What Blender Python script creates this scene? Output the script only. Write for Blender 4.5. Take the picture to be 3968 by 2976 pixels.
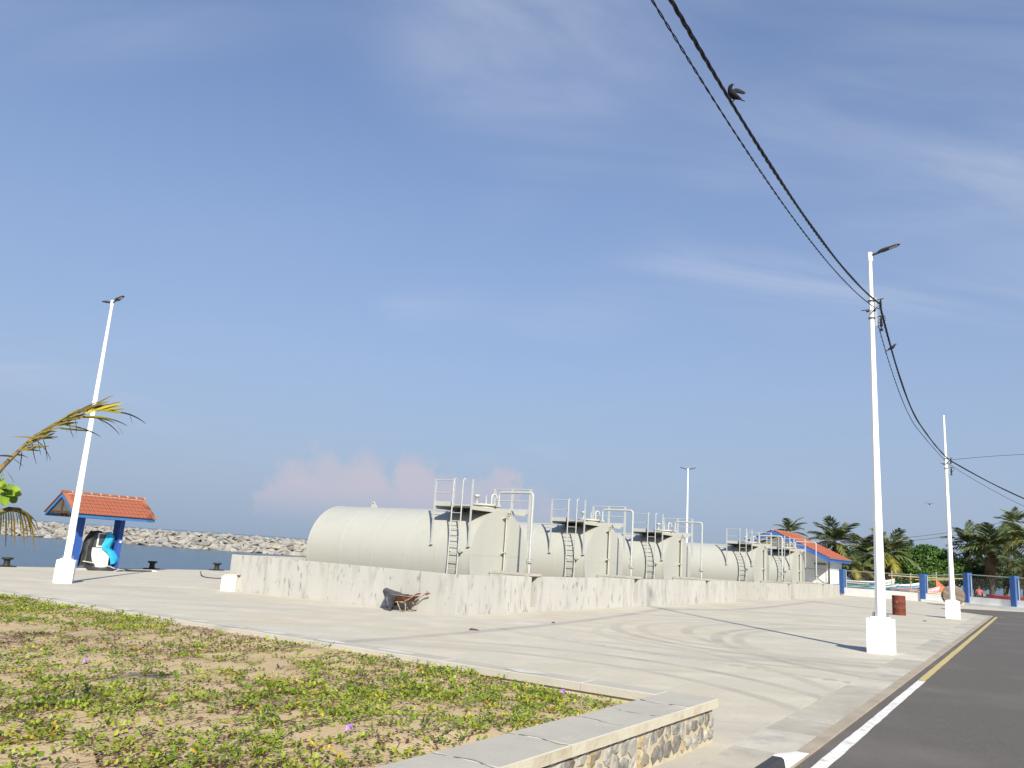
import bpy, bmesh, math, random
import numpy as np
from mathutils import Vector, Matrix, Euler
for _o in list(bpy.data.objects): bpy.data.objects.remove(_o)
S = bpy.context.scene
COL = S.collection
R = math.radians
random.seed(7); RNG = np.random.default_rng(11)

# ------------------------------------------------------------------ camera
CAM_F, CAM_P, CAM_A, CAM_H = 3080.0, R(11.9), R(3.8), 1.8      # focal length in photo pixels, pitch, roll, eye height
_f = Vector((0, math.cos(CAM_P), math.sin(CAM_P))); _u0 = Vector((0, -math.sin(CAM_P), math.cos(CAM_P))); _r0 = Vector((1, 0, 0))
_r = _r0*math.cos(CAM_A) + _u0*math.sin(CAM_A); _u = -_r0*math.sin(CAM_A) + _u0*math.cos(CAM_A)
cam = bpy.data.objects.new('camera', bpy.data.cameras.new('camera')); COL.objects.link(cam)
cam.data.sensor_width = 36.0; cam.data.lens = 36.0*CAM_F/3968.0
cam.data.clip_start = 0.05; cam.data.clip_end = 30000
cam.matrix_world = Matrix(((_r.x, _u.x, -_f.x, 0), (_r.y, _u.y, -_f.y, 0), (_r.z, _u.z, -_f.z, CAM_H), (0, 0, 0, 1)))
S.camera = cam

# ------------------------------------------------------------------ sky
SUN_EL = 32.0
SUN_DIR = Vector((0.19, -0.98, 0)).normalized()           # horizontal direction towards the sun (behind the camera, a little right)
w = bpy.data.worlds.new('World'); S.world = w; w.use_nodes = True
nt = w.node_tree; N = nt.nodes; LK = nt.links
for n in list(N): N.remove(n)
def wn(t, **k):
    n = N.new(t)
    for a, b in k.items(): setattr(n, a, b)
    return n
def wmath(op, a, b=None, c=None, clamp=False):
    n = wn('ShaderNodeMath', operation=op); n.use_clamp = clamp
    for i, v in enumerate((a, b, c)):
        if v is None: continue
        if isinstance(v, (int, float)): n.inputs[i].default_value = v
        else: LK.new(v, n.inputs[i])
    return n.outputs[0]
def wramp(v, lo, hi, smooth=True):
    n = wn('ShaderNodeMapRange'); n.interpolation_type = 'SMOOTHSTEP' if smooth else 'LINEAR'
    LK.new(v, n.inputs[0]); n.inputs[1].default_value = lo; n.inputs[2].default_value = hi; n.inputs[3].default_value = 0; n.inputs[4].default_value = 1
    return n.outputs[0]
def wmix(fac, a, b):
    n = wn('ShaderNodeMix', data_type='RGBA')
    if isinstance(fac, (int, float)): n.inputs[0].default_value = fac
    else: LK.new(fac, n.inputs[0])
    for i, v in ((6, a), (7, b)):
        if isinstance(v, tuple): n.inputs[i].default_value = (*v, 1)
        else: LK.new(v, n.inputs[i])
    return n.outputs[2]
sky = wn('ShaderNodeTexSky', sky_type='NISHITA'); sky.sun_disc = False
sky.sun_elevation = R(SUN_EL); sky.sun_rotation = math.atan2(SUN_DIR.x, SUN_DIR.y)
sky.air_density = 1.15; sky.dust_density = 1.2; sky.ozone_density = 2.2; sky.altitude = 0
tc = wn('ShaderNodeTexCoord'); sep = wn('ShaderNodeSeparateXYZ'); LK.new(tc.outputs['Generated'], sep.inputs[0])
X, Y, Zc = sep.outputs
el = wmath('ARCSINE', Zc); az = wmath('ARCTAN2', X, Y)
CIRL = (8.0, 2.15)
# deep tropical blue overhead, pale sea haze low down, the same all round the horizon
tn = wn('ShaderNodeMix', data_type='RGBA', blend_type='MULTIPLY'); tn.inputs[0].default_value = 1.0; LK.new(sky.outputs[0], tn.inputs[6]); tn.inputs[7].default_value = (0.64, 0.86, 1.22, 1)
zq = wmath('SUBTRACT', 1.0, wmath('MAXIMUM', Zc, 0.0))
col = wmix(wmath('POWER', zq, 1.5), tn.outputs[2], (3.1, 3.8, 5.0))
col = wmix(wmath('MULTIPLY', wmath('POWER', zq, 26.0), 0.85), col, (2.4, 3.15, 4.15))
# thin cirrus, planar layer projected on the dome
pz = wmath('ADD', wmath('MAXIMUM', Zc, 0.0), 0.16)
cx = wmath('DIVIDE', X, pz); cy = wmath('DIVIDE', Y, pz)
cmb = wn('ShaderNodeCombineXYZ'); LK.new(cx, cmb.inputs[0]); LK.new(cy, cmb.inputs[1])
def cirrus(rot, sc, loc, nsc, lo, hi, det=8, ro=0.55, dis=0.9):
    q = wn('ShaderNodeMapping'); q.inputs['Rotation'].default_value = (0, 0, R(rot)); q.inputs['Scale'].default_value = (*sc, 1); q.inputs['Location'].default_value = (*loc, 0); LK.new(cmb.outputs[0], q.inputs[0])
    t = wn('ShaderNodeTexNoise'); t.inputs['Scale'].default_value = nsc; t.inputs['Detail'].default_value = det; t.inputs['Roughness'].default_value = ro; t.inputs['Distortion'].default_value = dis; LK.new(q.outputs[0], t.inputs['Vector'])
    return wramp(t.outputs[0], lo, hi)
big = cirrus(0, (1, 1), CIRL, 0.75, 0.49, 0.70, 2, 0.5, 0.3)
fine = cirrus(-32, (0.8, 2.6), (0.3, 1.7), 1.1, 0.34, 0.78)
soft = cirrus(-20, (0.5, 1.3), (4.0, 2.0), 0.8, 0.38, 0.80, 4)
cir = wmath('ADD', wmath('MULTIPLY', wmath('MULTIPLY', big, fine), 0.72), wmath('MULTIPLY', soft, 0.06))
cir = wmath('MULTIPLY', cir, wramp(Zc, 0.03, 0.22))
col = wmix(cir, col, (4.6, 5.15, 6.3))
# cumulus bank low over the sea: bumps of different width and height, edges broken up by noise
cm2 = wn('ShaderNodeCombineXYZ'); LK.new(az, cm2.inputs[0]); LK.new(el, cm2.inputs[1])
n3 = wn('ShaderNodeTexNoise'); n3.inputs['Scale'].default_value = 34; n3.inputs['Detail'].default_value = 5; n3.inputs['Roughness'].default_value = 0.55; LK.new(cm2.outputs[0], n3.inputs['Vector'])
n4 = wn('ShaderNodeTexNoise'); n4.inputs['Scale'].default_value = 9; n4.inputs['Detail'].default_value = 3; LK.new(cm2.outputs[0], n4.inputs['Vector'])
n5 = wn('ShaderNodeTexVoronoi'); n5.feature = 'F1'; n5.inputs['Scale'].default_value = 26; LK.new(cm2.outputs[0], n5.inputs['Vector'])
n6 = wn('ShaderNodeTexVoronoi'); n6.feature = 'F1'; n6.inputs['Scale'].default_value = 80; LK.new(cm2.outputs[0], n6.inputs['Vector'])
puff = wmath('ADD', wmath('MULTIPLY', n5.outputs[0], 0.042), wmath('MULTIPLY', n6.outputs[0], 0.012))
azn = wmath('ADD', az, wmath('MULTIPLY', wmath('SUBTRACT', n3.outputs[0], 0.5), 0.075))
prof = None
for c0, wd, h in ((-12.9, 2.0, 7.4), (-14.6, 2.6, 6.1), (-10.0, 3.2, 7.0), (-6.4, 2.8, 7.3), (-0.6, 2.4, 7.1), (-3.4, 4.2, 6.1), (2.2, 2.8, 5.2), (22, 7, 2.6), (-38, 6, 3.2), (48, 7, 4.0), (70, 9, 5.0), (-75, 9, 5.5), (120, 12, 4.5), (-130, 12, 5.0), (175, 12, 4.0)):
    d = wmath('DIVIDE', wmath('SUBTRACT', azn, R(c0)), R(wd))
    bump = wmath('MULTIPLY', wmath('SQRT', wmath('MAXIMUM', wmath('SUBTRACT', 1.0, wmath('MULTIPLY', d, d)), 0.0)), R(h))
    prof = bump if prof is None else wmath('MAXIMUM', prof, bump)
prof = wmath('ADD', wmath('SUBTRACT', prof, puff), 0.022)
edge = wramp(wmath('SUBTRACT', prof, el), -0.004, 0.034)
body = wmath('MULTIPLY', edge, wramp(el, R(0.6), R(4.2)))
body = wmath('MULTIPLY', body, wramp(n4.outputs[0], 0.15, 0.60))
col = wmix(wmath('MULTIPLY', body, 0.85), col, (4.5, 4.3, 5.05))
bg = wn('ShaderNodeBackground'); bg.inputs[1].default_value = 0.077; LK.new(col, bg.inputs[0])
wo = wn('ShaderNodeOutputWorld'); LK.new(bg.outputs[0], wo.inputs[0])

# ------------------------------------------------------------------ sun, exposure
sl = bpy.data.lights.new('sun', 'SUN'); sl.energy = 5.0; sl.angle = R(1.2); sl.color = (1.0, 0.915, 0.77)
so = bpy.data.objects.new('sun', sl); COL.objects.link(so)
sdir = Vector((SUN_DIR.x*math.cos(R(SUN_EL)), SUN_DIR.y*math.cos(R(SUN_EL)), math.sin(R(SUN_EL))))
so.rotation_euler = sdir.to_track_quat('Z', 'Y').to_euler(); so.location = sdir*60
S.view_settings.view_transform = 'Standard'; S.view_settings.look = 'None'; S.view_settings.gamma = 1.0
S.view_settings.use_curve_mapping = False; S.view_settings.exposure = 0.70

# ------------------------------------------------------------------ survey: photo pixel -> place on the (slightly tilted) yard
GX, GY = 0.0115, -0.003                                   # the yard drains a little towards the quay
def gz(x, y): return GX*x + GY*y
def ray(px, py): return _f + _r*((px-1984.0)/CAM_F) - _u*((py-1488.0)/CAM_F)
def G(px, py, dz=0.0):
    d = ray(px, py); t = (dz-CAM_H)/(d.z-GX*d.x-GY*d.y); return Vector((0, 0, CAM_H)) + d*t
def D(px, py, dist):                                      # point at a given distance (along +Y)
    d = ray(px, py); return Vector((0, 0, CAM_H)) + d*(dist/d.y)
TH = R(35.5); E1 = Vector((math.sin(TH), math.cos(TH), 0)); E2 = Vector((-math.cos(TH), math.sin(TH), 0)); ROTE = math.atan2(E1.y, E1.x)
O0 = Vector((-1.20, 23.60, 0))
def E(a, s, z=None):                                      # harbour frame: a along the quay, s towards the water
    p = O0 + E1*a + E2*s; p.z = gz(p.x, p.y) if z is None else z; return p
RD = Vector((0.552, 0.834, 0)).normalized(); RN = Vector((RD.y, -RD.x, 0)); ROTR = math.atan2(RD.y, RD.x)
def RP(t, n, dz=0.0):                                     # road frame: t along the road, n to its right
    p = RD*t + RN*n; p.z = gz(p.x, p.y) + dz; return p

# ------------------------------------------------------------------ building helpers
def tag(o, label=None, cat=None, group=None, kind=None):
    if label: o['label'] = label
    if cat: o['category'] = cat
    if group: o['group'] = group
    if kind: o['kind'] = kind
    return o
def empty(name, loc=(0, 0, 0), rz=0.0):
    o = bpy.data.objects.new(name, None); COL.objects.link(o); o.location = loc; o.rotation_euler = (0, 0, rz); o.empty_display_size = 0.2; return o
def link(name, me, parent=None, loc=None, rot=None, scale=None):
    o = bpy.data.objects.new(name, me); COL.objects.link(o)
    if parent is not None: o.parent = parent
    if loc is not None: o.location = loc
    if rot is not None: o.rotation_euler = rot
    if scale is not None: o.scale = scale
    return o
def copy_tree(o, parent=None):
    c = o.copy(); COL.objects.link(c); c.parent = parent
    for ch in list(o.children): copy_tree(ch, c)
    return c
def basis(d):
    d = Vector(d).normalized(); a = Vector((0, 0, 1)) if abs(d.z) < 0.95 else Vector((1, 0, 0))
    x = d.cross(a).normalized(); return x, d.cross(x).normalized(), d
class MB:
    def __init__(s): s.v = []; s.f = []; s.sm = []; s.cols = None
    def add(s, vs, fs, smooth=False):
        b = len(s.v); s.v += [tuple(p) for p in vs]; s.f += [tuple(i+b for i in q) for q in fs]; s.sm += [smooth]*len(fs); return s
    def box(s, c, size, m=None, rz=0.0):
        hx, hy, hz_ = size[0]/2, size[1]/2, size[2]/2
        vs = [Vector((x, y, z)) for z in (-hz_, hz_) for y in (-hy, hy) for x in (-hx, hx)]
        if m is not None: vs = [m @ v for v in vs]
        elif rz: q = Matrix.Rotation(rz, 3, 'Z'); vs = [q @ v for v in vs]
        vs = [v + Vector(c) for v in vs]
        return s.add(vs, [(0, 2, 3, 1), (4, 5, 7, 6), (0, 1, 5, 4), (2, 6, 7, 3), (0, 4, 6, 2), (1, 3, 7, 5)])
    def bbox(s, lo, hi, bev=0.0):
        lo = Vector(lo); hi = Vector(hi)
        if bev <= 0: return s.box((lo+hi)/2, hi-lo)
        x0, y0, z0 = lo; x1, y1, z1 = hi; b = bev
        vs = [(x0, y0, z0), (x1, y0, z0), (x1, y1, z0), (x0, y1, z0), (x0, y0, z1-b), (x1, y0, z1-b), (x1, y1, z1-b), (x0, y1, z1-b), (x0+b, y0+b, z1), (x1-b, y0+b, z1), (x1-b, y1-b, z1), (x0+b, y1-b, z1)]
        fs = [(3, 2, 1, 0), (8, 9, 10, 11)]
        for i in range(4):
            j = (i+1) % 4; fs += [(i, j, 4+j, 4+i), (4+i, 4+j, 8+j, 8+i)]
        return s.add(vs, fs)
    def beam(s, p0, p1, wd, ht, up=(0, 0, 1)):
        p0 = Vector(p0); p1 = Vector(p1); d = (p1-p0).normalized(); up = Vector(up)
        if abs(d.dot(up)) > 0.98: up = Vector((1, 0, 0))
        x = d.cross(up).normalized()*wd/2; y = x.cross(d).normalized()*ht/2
        vs = [p+a*x+b*y for p in (p0, p1) for a, b in ((-1, -1), (1, -1), (1, 1), (-1, 1))]
        return s.add(vs, [(0, 1, 2, 3), (7, 6, 5, 4), (0, 4, 5, 1), (1, 5, 6, 2), (2, 6, 7, 3), (3, 7, 4, 0)])
    def tube(s, path, r, n=8, cap=True, smooth=True):
        path = [Vector(p) for p in path]; k = len(path); rr = r if isinstance(r, (list, tuple)) else [r]*k
        vs = []; fs = []; px = None
        for i, p in enumerate(path):
            d = (path[min(i+1, k-1)]-path[max(i-1, 0)])
            if d.length < 1e-9: d = Vector((0, 0, 1))
            d.normalize()
            if px is None: px, py, _ = basis(d)
            else:
                px = (px - d*px.dot(d))
                px = px.normalized() if px.length > 1e-6 else basis(d)[0]
                py = d.cross(px)
            for j in range(n):
                t = 2*math.pi*j/n; vs.append(p + px*math.cos(t)*rr[i] + py*math.sin(t)*rr[i])
        for i in range(k-1):
            for j in range(n):
                j2 = (j+1) % n; fs.append((i*n+j, i*n+j2, (i+1)*n+j2, (i+1)*n+j))
        s.add(vs, fs, smooth)
        if cap: s.add([vs[j] for j in range(n)], [tuple(range(n-1, -1, -1))]); s.add([vs[(k-1)*n+j] for j in range(n)], [tuple(range(n))])
        return s
    def lathe(s, prof, n=24, c=(0, 0, 0), m=None, smooth=True, cap=True):
        c = Vector(c); vs = []; fs = []; k = len(prof)
        for r_, z in prof:
            for j in range(n):
                t = 2*math.pi*j/n; v = Vector((r_*math.cos(t), r_*math.sin(t), z)); vs.append((m @ v if m is not None else v)+c)
        for i in range(k-1):
            for j in range(n):
                j2 = (j+1) % n; fs.append((i*n+j, i*n+j2, (i+1)*n+j2, (i+1)*n+j))
        s.add(vs, fs, smooth)
        if cap:
            if prof[0][0] > 1e-5: s.add([vs[j] for j in range(n)], [tuple(range(n-1, -1, -1))])
            if prof[-1][0] > 1e-5: s.add([vs[(k-1)*n+j] for j in range(n)], [tuple(range(n))])
        return s
    def prism(s, poly, off):
        n = len(poly); a = [Vector(p) for p in poly]; off = Vector(off); b = [p+off for p in a]
        return s.add(a+b, [tuple(range(n-1, -1, -1)), tuple(range(n, 2*n))] + [(i, (i+1) % n, n+(i+1) % n, n+i) for i in range(n)])
    def loft(s, rings, smooth=True, cap=True):
        n = len(rings[0]); vs = [Vector(p) for q in rings for p in q]; fs = []
        for i in range(len(rings)-1):
            for j in range(n):
                j2 = (j+1) % n; fs.append((i*n+j, i*n+j2, (i+1)*n+j2, (i+1)*n+j))
        s.add(vs, fs, smooth)
        if cap: s.add(vs[:n], [tuple(range(n-1, -1, -1))]); s.add(vs[-n:], [tuple(range(n))])
        return s
    def mesh(s, name, m):
        me = bpy.data.meshes.new(name); me.from_pydata([tuple(v) for v in s.v], [], s.f); me.update()
        if any(s.sm): me.polygons.foreach_set('use_smooth', s.sm)
        if m is not None: me.materials.append(m)
        bm = bmesh.new(); bm.from_mesh(me); bmesh.ops.recalc_face_normals(bm, faces=bm.faces); bm.to_mesh(me); bm.free()
        return me
    def build(s, name, m, parent=None, loc=None, rot=None): return link(name, s.mesh(name, m), parent, loc, rot)

# ------------------------------------------------------------------ materials
MATS = {}
def nodes(m): return m.node_tree.nodes, m.node_tree.links, m.node_tree.nodes['Principled BSDF']
def M(name, c, rough=0.6, c2=None, scale=4.0, lo=0.35, hi=0.7, bump=0.0, bscale=30.0, metal=0.0, spec=0.4, stretch=(1, 1, 1), c3=None, s3=1.0, lo3=0.55, hi3=0.75, coord='Object', detail=6):
    m = bpy.data.materials.new(name); m.use_nodes = True; n, l, b = nodes(m)
    b.inputs['Base Color'].default_value = (*c, 1); b.inputs['Roughness'].default_value = rough; b.inputs['Metallic'].default_value = metal; b.inputs['Specular IOR Level'].default_value = spec
    tcn = n.new('ShaderNodeTexCoord'); mpn = n.new('ShaderNodeMapping'); mpn.inputs['Scale'].default_value = stretch; l.new(tcn.outputs[coord], mpn.inputs[0])
    cur = None
    def noise(sc, dt=detail):
        q = n.new('ShaderNodeTexNoise'); q.inputs['Scale'].default_value = sc; q.inputs['Detail'].default_value = dt; q.inputs['Roughness'].default_value = 0.6; l.new(mpn.outputs[0], q.inputs['Vector']); return q.outputs[0]
    def mr(v, a, d):
        q = n.new('ShaderNodeMapRange'); l.new(v, q.inputs[0]); q.inputs[1].default_value = a; q.inputs[2].default_value = d; return q.outputs[0]
    def mix(fac, a, d):
        q = n.new('ShaderNodeMix'); q.data_type = 'RGBA'; l.new(fac, q.inputs[0])
        for i, v in ((6, a), (7, d)):
            if isinstance(v, tuple): q.inputs[i].default_value = (*v, 1)
            else: l.new(v, q.inputs[i])
        return q.outputs[2]
    if c2 is not None: cur = mix(mr(noise(scale), lo, hi), c, c2)
    if c3 is not None: cur = mix(mr(noise(s3), lo3, hi3), cur if cur is not None else c, c3)
    if cur is not None: l.new(cur, b.inputs['Base Color'])
    if bump > 0:
        bp = n.new('ShaderNodeBump'); bp.inputs['Strength'].default_value = 1.0; bp.inputs['Distance'].default_value = bump; l.new(noise(bscale, 4), bp.inputs['Height']); l.new(bp.outputs[0], b.inputs['Normal'])
    MATS[name] = m; return m
def leafmat(name, rough=0.5, trans=0.35):                 # colour from the leaf's own colour attribute
    m = bpy.data.materials.new(name); m.use_nodes = True; n, l, b = nodes(m)
    at = n.new('ShaderNodeAttribute'); at.attribute_name = 'Col'; l.new(at.outputs['Color'], b.inputs['Base Color'])
    b.inputs['Roughness'].default_value = rough; b.inputs['Specular IOR Level'].default_value = 0.3
    tr = n.new('ShaderNodeBsdfTranslucent'); l.new(at.outputs['Color'], tr.inputs[0])
    mx = n.new('ShaderNodeMixShader'); mx.inputs[0].default_value = trans; l.new(b.outputs[0], mx.inputs[1]); l.new(tr.outputs[0], mx.inputs[2])
    l.new(mx.outputs[0], n['Material Output'].inputs[0]); return m
def mesh_np(name, V, Fq, cols, m, smooth=False):          # quads or tris as numpy arrays, colour per vertex
    me = bpy.data.meshes.new(name); V = np.asarray(V, dtype=np.float32); Fq = np.asarray(Fq, dtype=np.int32); k = Fq.shape[1]
    me.vertices.add(len(V)); me.vertices.foreach_set('co', V.ravel())
    me.loops.add(Fq.size); me.loops.foreach_set('vertex_index', Fq.ravel())
    me.polygons.add(len(Fq)); me.polygons.foreach_set('loop_start', np.arange(0, Fq.size, k, dtype=np.int32))
    me.update(calc_edges=True)
    if cols is not None:
        ca = me.color_attributes.new('Col', 'FLOAT_COLOR', 'POINT'); cc = np.ones((len(V), 4), dtype=np.float32); cc[:, :3] = cols; ca.data.foreach_set('color', cc.ravel())
    if smooth: me.polygons.foreach_set('use_smooth', np.ones(len(Fq), dtype=bool))
    me.materials.append(m); me.validate(); return me
def vnoise(x, y, seed=0):                                 # small value noise for numpy
    xi = np.floor(x).astype(int); yi = np.floor(y).astype(int); xf = x-xi; yf = y-yi
    def h(a, b): q = np.sin(a*127.1+b*311.7+seed*74.7)*43758.5453; return q-np.floor(q)
    u_ = xf*xf*(3-2*xf); v_ = yf*yf*(3-2*yf)
    return (h(xi, yi)*(1-u_)+h(xi+1, yi)*u_)*(1-v_)+(h(xi, yi+1)*(1-u_)+h(xi+1, yi+1)*u_)*v_
def fbm(x, y, seed=0, o=3):
    t = 0; a = 0.5; n_ = 0
    for i in range(o): t = t+a*vnoise(x*2**i, y*2**i, seed+i); n_ += a; a *= 0.5
    return t/n_
WHITE = M('white_paint', (0.80, 0.80, 0.78), 0.5, c2=(0.74, 0.74, 0.71), scale=3, spec=0.3)
WHITE2 = M('white_wall_paint', (0.78, 0.78, 0.75), 0.7, c2=(0.66, 0.66, 0.62), scale=1.2, lo=0.45, hi=0.8, bump=0.004, bscale=40)
POLEW = M('white_pole_paint', (0.80, 0.81, 0.80), 0.35, c2=(0.72, 0.73, 0.72), scale=2, spec=0.5)
DARKM = M('dark_metal', (0.035, 0.036, 0.04), 0.5, spec=0.4)
GREYM = M('grey_metal', (0.22, 0.225, 0.24), 0.45, metal=0.3)
GALV = M('galvanised_steel', (0.42, 0.44, 0.43), 0.5, metal=0.4)
BLACKC = M('black_cable', (0.012, 0.012, 0.02), 0.6)
# ================================================================== THE SETTING
def sheet(name, poly, m, kind='structure', parent=None):
    mb = MB(); mb.add(poly, [tuple(range(len(poly)))]); o = mb.build(name, m, parent)
    if o.data.polygons[0].normal.z < 0: o.data.flip_normals()
    if kind and parent is None: o['kind'] = kind
    return o
def gp2(x, y, dz=0.0): return Vector((x, y, gz(x, y)+dz))
SEA_Z = -2.0
# ---- sea
def sea_mat():
    m = bpy.data.materials.new('sea_water'); m.use_nodes = True; n, l, b = nodes(m)
    b.inputs['Base Color'].default_value = (0.055, 0.105, 0.15, 1); b.inputs['Roughness'].default_value = 0.22; b.inputs['IOR'].default_value = 1.33; b.inputs['Specular IOR Level'].default_value = 0.5
    g = n.new('ShaderNodeNewGeometry'); mp_ = n.new('ShaderNodeMapping'); mp_.inputs['Rotation'].default_value = (0, 0, R(20)); mp_.inputs['Scale'].default_value = (0.7, 1.6, 1); l.new(g.outputs['Position'], mp_.inputs[0])
    a = n.new('ShaderNodeTexNoise'); a.inputs['Scale'].default_value = 0.9; a.inputs['Detail'].default_value = 8; a.inputs['Roughness'].default_value = 0.68; l.new(mp_.outputs[0], a.inputs['Vector'])
    bp = n.new('ShaderNodeBump'); bp.inputs['Strength'].default_value = 0.9; bp.inputs['Distance'].default_value = 0.35; l.new(a.outputs[0], bp.inputs['Height']); l.new(bp.outputs[0], b.inputs['Normal'])
    c = n.new('ShaderNodeTexNoise'); c.inputs['Scale'].default_value = 0.06; c.inputs['Detail'].default_value = 5; l.new(mp_.outputs[0], c.inputs['Vector'])
    mx = n.new('ShaderNodeMix'); mx.data_type = 'RGBA'; mx.inputs[6].default_value = (0.045, 0.09, 0.135, 1); mx.inputs[7].default_value = (0.07, 0.125, 0.17, 1); l.new(c.outputs[0], mx.inputs[0]); l.new(mx.outputs[2], b.inputs['Base Color'])
    return m
SEA = sea_mat()
sheet('sea', [(-14000, -14000, SEA_Z), (14000, -14000, SEA_Z), (14000, 14000, SEA_Z), (-14000, 14000, SEA_Z)], SEA)
# ---- land
SAND = M('beach_sand', (0.42, 0.34, 0.23), 0.95, c2=(0.30, 0.24, 0.16), scale=0.8, c3=(0.20, 0.19, 0.12), s3=0.15, lo3=0.5, hi3=0.7, bump=0.03, bscale=6, coord='Object')
QUAY_S = 25.95
mb = MB()
poly = [E(-150, -170), E(105, -170), E(112, -60), E(104, -20), E(108, 5), E(98, QUAY_S-0.4), E(-150, QUAY_S-0.4)]
top = [Vector((p.x, p.y, p.z-0.06)) for p in poly]; bot = [Vector((p.x, p.y, -4.5)) for p in poly]
mb.add(top, [tuple(range(len(top)))])
for i in range(len(top)):
    j = (i+1) % len(top); mb.add([top[i], top[j], bot[j], bot[i]], [(0, 1, 2, 3)])
o = mb.build('ground', SAND); o['kind'] = 'structure'

# ---- concrete of the yard: warm grey, cement patches, rust stains, tyre tracks
def concrete_yard(name, tracks=True):
    m = bpy.data.materials.new(name); m.use_nodes = True; n, l, b = nodes(m); b.inputs['Roughness'].default_value = 0.85; b.inputs['Specular IOR Level'].default_value = 0.25
    g = n.new('ShaderNodeNewGeometry'); P = g.outputs['Position']
    def mapn(rot, sc, loc=(0, 0, 0)):
        q = n.new('ShaderNodeMapping'); q.inputs['Rotation'].default_value = (0, 0, rot); q.inputs['Scale'].default_value = sc; q.inputs['Location'].default_value = loc; l.new(P, q.inputs[0]); return q.outputs[0]
    def noise(v, sc, dt=5, ro=0.6, dis=0.0):
        q = n.new('ShaderNodeTexNoise'); q.inputs['Scale'].default_value = sc; q.inputs['Detail'].default_value = dt; q.inputs['Roughness'].default_value = ro; q.inputs['Distortion'].default_value = dis; l.new(v, q.inputs['Vector']); return q.outputs[0]
    def mr(v, a, d, lo=0.0, hi=1.0):
        q = n.new('ShaderNodeMapRange'); q.interpolation_type = 'SMOOTHSTEP'; l.new(v, q.inputs[0]); q.inputs[1].default_value = a; q.inputs[2].default_value = d; q.inputs[3].default_value = lo; q.inputs[4].default_value = hi; return q.outputs[0]
    def mth(op, a, d=None):
        q = n.new('ShaderNodeMath'); q.operation = op
        for i, v in enumerate((a, d)):
            if v is None: continue
            if isinstance(v, (int, float)): q.inputs[i].default_value = v
            else: l.new(v, q.inputs[i])
        return q.outputs[0]
    def mix(f, a, d, mode='MIX'):
        q = n.new('ShaderNodeMix'); q.data_type = 'RGBA'; q.blend_type = mode
        if isinstance(f, (int, float)): q.inputs[0].default_value = f
        else: l.new(f, q.inputs[0])
        for i, v in ((6, a), (7, d)):
            if isinstance(v, tuple): q.inputs[i].default_value = (*v, 1)
            else: l.new(v, q.inputs[i])
        return q.outputs[2]
    iso = mapn(0, (1, 1, 1))
    c = mix(mr(noise(iso, 0.16, 4), 0.35, 0.66), (0.448, 0.417, 0.332), (0.446, 0.430, 0.372))
    c = mix(mr(noise(iso, 0.9, 6), 0.40, 0.75), c, (0.52, 0.485, 0.405))
    c = mix(mr(noise(mapn(R(-35), (0.10, 0.9, 1)), 0.8, 6, 0.65), 0.50, 0.74), c, (0.385, 0.358, 0.312))        # streaks of dust
    c = mix(mr(noise(mapn(R(-20), (0.25, 1.2, 1), (3, 7, 0)), 0.45, 5), 0.60, 0.78), c, (0.58, 0.565, 0.52))     # pale cement wash
    c = mix(mth('MULTIPLY', mr(noise(mapn(0, (1, 1, 1), (31, 4, 0)), 0.22, 4), 0.62, 0.76), 0.55), c, (0.40, 0.31, 0.20))      # rust stain
    c = mix(mr(noise(iso, 14, 4), 0.45, 0.8, 0, 0.35), c, (0.31, 0.29, 0.25))
    if tracks:
        sp = n.new('ShaderNodeSeparateXYZ'); l.new(P, sp.inputs[0])
        brk = mr(noise(iso, 0.9, 5), 0.34, 0.66, .25, 1); tot = None
        for (cx_, cy_, rad, wd, amt) in TRACKS:
            dx = mth('SUBTRACT', sp.outputs[0], cx_); dy = mth('SUBTRACT', sp.outputs[1], cy_)
            dd = mth('ABSOLUTE', mth('SUBTRACT', mth('SQRT', mth('ADD', mth('MULTIPLY', dx, dx), mth('MULTIPLY', dy, dy))), rad))
            q = mth('MULTIPLY', mr(dd, wd*0.4, wd, amt, 0.0), brk)
            tot = q if tot is None else mth('MAXIMUM', tot, q)
        vm = n.new('ShaderNodeVectorMath'); vm.operation = 'DOT_PRODUCT'; l.new(P, vm.inputs[0]); vm.inputs[1].default_value = (RN.x, RN.y, 0)
        tot = mth('MULTIPLY', tot, mr(vm.outputs['Value'], -12.0, -8.0))
        c = mix(mth('MULTIPLY', tot, 0.85), c, (0.17, 0.16, 0.145))
    l.new(c, b.inputs['Base Color'])
    bp = n.new('ShaderNodeBump'); bp.inputs['Distance'].default_value = 0.004; bp.inputs['Strength'].default_value = 1; l.new(noise(iso, 45, 4), bp.inputs['Height']); l.new(bp.outputs[0], b.inputs['Normal'])
    return m
def circ(p1, p2, p3):
    ax, ay, bx, by, cx_, cy_ = p1.x, p1.y, p2.x, p2.y, p3.x, p3.y
    d = 2*(ax*(by-cy_)+bx*(cy_-ay)+cx_*(ay-by)); ux = ((ax*ax+ay*ay)*(by-cy_)+(bx*bx+by*by)*(cy_-ay)+(cx_*cx_+cy_*cy_)*(ay-by))/d
    uy = ((ax*ax+ay*ay)*(cx_-bx)+(bx*bx+by*by)*(ax-cx_)+(cx_*cx_+cy_*cy_)*(bx-ax))/d
    return ux, uy, math.hypot(ax-ux, ay-uy)
TRACKS = []
for a_, b_, c_, am in (((2457, 2462), (2780, 2405), (2840, 2528), 0.55), ((2540, 2462), (2800, 2414), (2870, 2520), 0.35), ((2680, 2462), (2900, 2418), (2910, 2520), 0.45), ((2775, 2470), (3010, 2435), (2900, 2530), 0.55), ((2860, 2470), (3080, 2440), (2970, 2530), 0.4)):
    x_, y_, r_ = circ(G(*a_), G(*b_), G(*c_)); TRACKS.append((x_, y_, r_, 0.22, am))
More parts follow.
